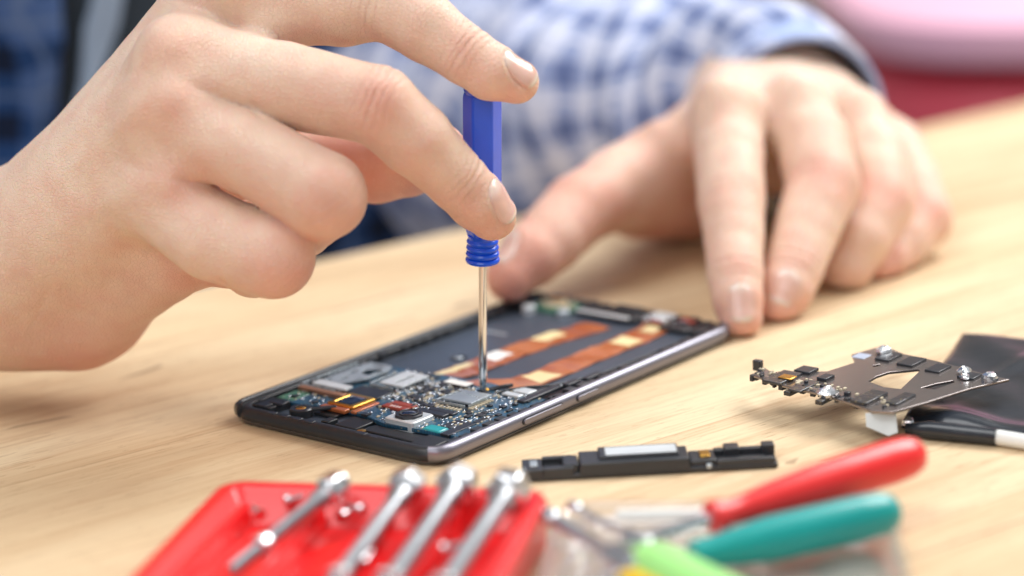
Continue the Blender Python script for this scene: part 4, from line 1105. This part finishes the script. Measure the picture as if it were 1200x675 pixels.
mb.box(tq(-.01, .30, 1.1), (.9, .8, .25), (nrm(tBR-tBL), nrm(tBL-tFL), Z)); mb.build('latch', M['redp'], tray, bevel=.08)
M['hex'] = simple('satin chrome tool steel', (.72,.73,.75,1), .22, metal=1, var=.08)
M['shaftm'] = simple('grey tool steel', (.36,.37,.39,1), .34, metal=.9, var=.1)
def nut_driver(p0, p1, r, label, seed):
    """p0 head, p1 shaft end"""
    o = empty('nut_driver', p1, label, 'nut driver', 'steel nut drivers in the red tray')
    ax = nrm(p1-p0); L = np.linalg.norm(p1-p0)
    mb = MB(); mb.lathe(p0, ax, [(.2, r*.75), (.65, r*.8), (.8, r*.55), (L, r*.55), (L+.05, r*.4)], 20); mb.build('shaft', M['shaftm'], o, sharp=60)
    mb = MB(); mb.lathe(p0, ax, [(-.28, r*.9), (-.3, r*1.1), (-.22, r*1.3), (.25, r*1.35), (.38, r*.8)], 6, twist=seed); hd = mb.build('hex_head', M['hex'], o, bevel=.05)
    mb = MB(); mb.lathe(p0, -ax, [(.2, r*1.0), (.34, r*.95), (.42, r*.7), (.36, r*.4)], 18); mb.build('socket_tip', M['hex'], o)
    mb = MB(); mb.lathe(p0+ax*L*.66, ax, [(0, r*.6), (.04, r*.9), (.3, r*.95), (.36, r*.6)], 18); mb.build('ring_collar', M['hex'], o, bevel=.02)
    return o
nd = [((390, 572, 1.55), (272, 668, .9), .29, 'shortest steel nut driver, leftmost in the red tray'),
      ((477, 570, 1.6), (355, 735, 1.0), .35, 'steel nut driver second from the left in the red tray'),
      ((536, 567, 1.65), (415, 745, 1.0), .38, 'steel nut driver third from the left in the red tray'),
      ((596, 574, 1.65), (480, 750, 1.0), .40, 'steel nut driver nearest the right edge of the red tray')]
for i, (a, b, r, lab) in enumerate(nd): nut_driver(pz(*a), pz(*b), r, lab, .3*i)
# small screws and bits lying in the tray
def bit(px, py, z, yaw, k, lab):
    p = pz(px, py, z); o = empty('steel_screw', p, lab, 'screw', 'loose steel screws in the red tray')
    d = V(math.cos(yaw), math.sin(yaw), .12)
    mb = MB(); mb.lathe(p, nrm(d), [(0, .16), (.1, .17), (.12, .07), (.55, .06), (.6, .02)], 14); mb.build('screw_body', M['hex'], o)
for i, (x, y, z, yw, lab) in enumerate(((334, 588, 1.0, .4, 'tiny shiny screw beside the shortest nut driver'), (305, 604, .9, 2., 'tiny dull screw at the left slope of the red tray'), (399, 606, .9, 1., 'tiny screw just right of the shortest nut driver shaft'), (426, 598, 1.0, 2.6, 'tiny screw between the two left nut drivers'),
                                         (517, 644, 1.1, .3, 'bright screw between the two right nut drivers'), (423, 660, 1.1, 1.2, 'bright screw between the second and third nut drivers'))):
    bit(x, y, z, yw, i, lab)

# ================================================================== clear case and coloured screwdrivers
def make_clear():
    m = Mat('clear plastic'); N = m.N
    tr = N.new('ShaderNodeBsdfTransparent'); tr.inputs[0].default_value = (.985, .988, .99, 1)
    gl = N.new('ShaderNodeBsdfGlossy'); gl.inputs['Roughness'].default_value = .12
    df = N.new('ShaderNodeBsdfDiffuse'); df.inputs[0].default_value = (.95, .95, .97, 1)
    fr = N.new('ShaderNodeLayerWeight'); fr.inputs[0].default_value = .25
    mx = N.new('ShaderNodeMixShader'); mx2 = N.new('ShaderNodeMixShader'); mx.inputs[0].default_value = .06
    fo = m.math('MULTIPLY_ADD', m.math('POWER', fr.outputs['Facing'], 3.), .5, .12)
    m.l(tr.outputs[0], mx.inputs[1]); m.l(df.outputs[0], mx.inputs[2]); m.l(fo, mx2.inputs[0]); m.l(mx.outputs[0], mx2.inputs[1]); m.l(gl.outputs[0], mx2.inputs[2]); m.l(mx2.outputs[0], m.out.inputs[0])
    return m.m
M['clear'] = make_clear()
case = empty('clear_case', pz(850, 640, 0), 'clear plastic case lid under the red and teal screwdrivers', 'plastic case')
cA, cB, cC, cD = pz(655, 590, .9), pz(1045, 590, .9), pz(1090, 760, .9), pz(610, 760, .9)
def cq(a, b, z): p = (cD*(1-a)+cC*a)*(1-b)+(cA*(1-a)+cB*a)*b; return V(p[0], p[1], z)
CX, CY = np.linalg.norm(cB-cA), np.linalg.norm(cA-cD)
def cl(ins, z): return [cq(a/CX, b/CY, z) for a, b in rrect(ins, ins, CX-ins, CY-ins, .8, 7)]
mb = MB(); mb.loft([cl(.0, .95), cl(.12, .9), cl(.2, .2), cl(.3, .07)], (False, True)); o = mb.build('lid_shell', M['clear'], case, sharp=70)
m_ = o.modifiers.new('s', 'SOLIDIFY'); m_.thickness = .03*S
film = empty('clear_plastic_bag', pz(800, 610, 0), 'crumpled clear plastic bag around the coloured screwdrivers at the front', 'plastic bag')
vs = []; nu, nv = 60, 36
for j in range(nv):
    for i in range(nu):
        a, b = i/(nu-1), j/(nv-1); p = cq(-.05+1.06*a, .02+1.14*b, 0)
        p[2] = .10+.55*math.sin(math.pi*a)**.5*(1-b)**.5*.6+.14*math.sin(9*a+4*b)*math.sin(7*b-3*a+1)+.07*math.sin(23*a-9*b)+.05*math.sin(17*b+11*a)
        p[2] = max(p[2], .05); vs.append(p)
fs = np.array([(j*nu+i, j*nu+i+1, (j+1)*nu+i+1, (j+1)*nu+i) for j in range(nv-1) for i in range(nu-1)])
o = link_mesh('film', vs, fs, M['clear'], film, sharp=0); m_ = o.modifiers.new('s', 'SOLIDIFY'); m_.thickness = .012*S
def handle_tool(p0, p1, prof, mat, label, name, shaft=None, flat=False):
    o = empty(name, p1, label, 'screwdriver'); ax = nrm(p1-p0)
    mb = MB(); mb.lathe(p0, ax, prof, 36); mb.build('handle', mat, o)
    if shaft:
        r, L0, L1 = shaft
        mb = MB(); mb.lathe(p0, ax, [(L0, r), (L1-.4, r), (L1, r*.35)], 18); mb.build('shaft', M['chrome'], o)
    return o
M['redh'] = simple('red handle plastic', srgb(236,42,42), .36, var=.08, vscale=60, coat=.25, bump=.15, bscale=200)
M['tealh'] = simple('teal handle plastic', srgb(0,150,146), .36, var=.10, vscale=60, coat=.25, bump=.15, bscale=200)
M['greenh'] = simple('bright green handle plastic', srgb(168,236,140), .35, var=.05, coat=.3, sss=.2)
M['yelh'] = simple('yellow handle plastic', srgb(240,200,50), .35, var=.05)
p0, p1 = pz(1062, 536, 1.5), pz(838, 606, 1.25); L = np.linalg.norm(p1-p0)
handle_tool(p0, p1, [(-.5, .02), (-.46, .22), (-.3, .40), (0, .50), (.5, .53), (L*.5, .50), (L*.72, .42), (L*.84, .33), (L*.93, .30), (L*.97, .38), (L+.08, .40), (L+.12, .3)], M['redh'], 'screwdriver with a red handle lying across the teal one', 'screwdriver', (.14, L, L+2.6))
p0, p1 = pz(1032, 602, 1.0), pz(812, 652, .85); L = np.linalg.norm(p1-p0)
handle_tool(p0, p1, [(-.45, .02), (-.42, .25), (-.3, .40), (0, .50), (.6, .53), (L*.6, .52), (L*.8, .42), (L*.9, .36), (L, .36), (L+.05, .2)], M['tealh'], 'screwdriver with a teal green handle below the red one', 'screwdriver', (.13, L, L+2.2))
p0, p1 = pz(756, 658, 1.0), pz(905, 735, .9); L = np.linalg.norm(p1-p0)
o = handle_tool(p0, p1, [(-.1, .25), (0, .46), (.3, .54), (1., .58), (L, .6), (L+.3, .3)], M['greenh'], 'screwdriver with a bright green and yellow handle cut by the lower frame edge', 'screwdriver')
mb = MB(); p0, p1 = pz(735, 676, .85), pz(850, 735, .8); mb.lathe(p0, nrm(p1-p0), [(-.1, .15), (0, .25), (.4, .3), (3, .3)], 20); mb.build('yellow_insert', M['yelh'], o)
for i, (a, b, r, lab) in enumerate((((640, 604, 1.2), (745, 668, 1.0), .16, 'thin steel rod in the clear case touching the red tray corner'), ((668, 592, 1.3), (760, 640, 1.1), .10, 'thinner steel rod behind the other rod in the clear case'))):
    p0, p1 = pz(*a), pz(*b); o = empty('steel_rod', p1, lab, 'tool bit')
    L = np.linalg.norm(p1-p0); mb = MB(); mb.lathe(p0, nrm(p1-p0), [(-.1, r*.6), (0, r*1.4), (.3, r*1.5), (.35, r), (L*.7, r), (L*.72, r*1.9), (L, r*2.), (L+.1, r)], 6); mb.build('rod', M['hex'], o, bevel=.03)
mb = MB(); p0, p1 = pz(722, 604, 1.1), pz(826, 602, 1.05); o = empty('paper_stick', p0, 'short white stick in the clear case behind the red screwdriver', 'stick'); mb.lathe(p0, nrm(p1-p0), [(0, .1), (.05, .13), (np.linalg.norm(p1-p0), .13), (np.linalg.norm(p1-p0)+.03, .08)], 14); mb.build('stick', M['whitel'], o)

# ================================================================== light, world, camera
w = bpy.data.worlds.new('World'); scene.world = w; w.use_nodes = True
nt = w.node_tree; bg = nt.nodes['Background']
tc = nt.nodes.new('ShaderNodeTexCoord'); sp_ = nt.nodes.new('ShaderNodeSeparateXYZ'); nt.links.new(tc.outputs['Generated'], sp_.inputs[0])
rp = nt.nodes.new('ShaderNodeValToRGB'); mr = nt.nodes.new('ShaderNodeMapRange'); mr.inputs[1].default_value = -1; nt.links.new(sp_.outputs['Z'], mr.inputs[0]); nt.links.new(mr.outputs[0], rp.inputs[0])
e = rp.color_ramp.elements; e[0].position = .35; e[0].color = (.30, .28, .27, 1); e[1].position = .8; e[1].color = (.93, .96, 1., 1)
nt.links.new(rp.outputs[0], bg.inputs[0]); bg.inputs[1].default_value = WS = .43
def area(name, loc, aim, size, power, col):
    l = bpy.data.lights.new(name, 'AREA'); l.shape = 'RECTANGLE'; l.size, l.size_y = size[0]*S, size[1]*S; l.energy = power; l.color = col
    o = bpy.data.objects.new(name, l); COL.objects.link(o); o.location = [c*S for c in loc]
    o.rotation_euler = (Vector(aim)-Vector(loc)).to_track_quat('-Z', 'Y').to_euler(); return o
area('window_light', (95, 130, 120), (0, 66, 0), (110, 90), 36, (1, .99, .975))
area('top_softbox', (-45, 40, 150), (0, 66, 3), (90, 90), 13, (.98, .99, 1.))  # added overhead softbox, no actual lamp on the ceiling
area('front_fill', (-30, -60, 70), (0, 66, 3), (90, 70), 5, (.97, .985, 1.))  # unseen fill added from the camera side

cam = bpy.data.cameras.new('Camera'); co = bpy.data.objects.new('Camera', cam); COL.objects.link(co); scene.camera = co
cam.sensor_width = 36; cam.lens = F/1200*36; cam.clip_start = .02; cam.clip_end = 60
UPV = -DN; BK = -FW
mt = Matrix((( RT[0], UPV[0], BK[0], EYE[0]*S), (RT[1], UPV[1], BK[1], EYE[1]*S), (RT[2], UPV[2], BK[2], EYE[2]*S), (0, 0, 0, 1)))
co.matrix_world = mt
cam.dof.use_dof = True; cam.dof.focus_distance = .642; cam.dof.aperture_fstop = 4.6; cam.dof.aperture_blades = 0
scene.view_settings.view_transform = 'Standard'; scene.view_settings.look = 'None'; scene.view_settings.exposure = 0; scene.view_settings.gamma = 1
scene.render.engine = 'CYCLES'
scene.cycles.transparent_max_bounces = 32
scene.cycles.max_bounces = 10
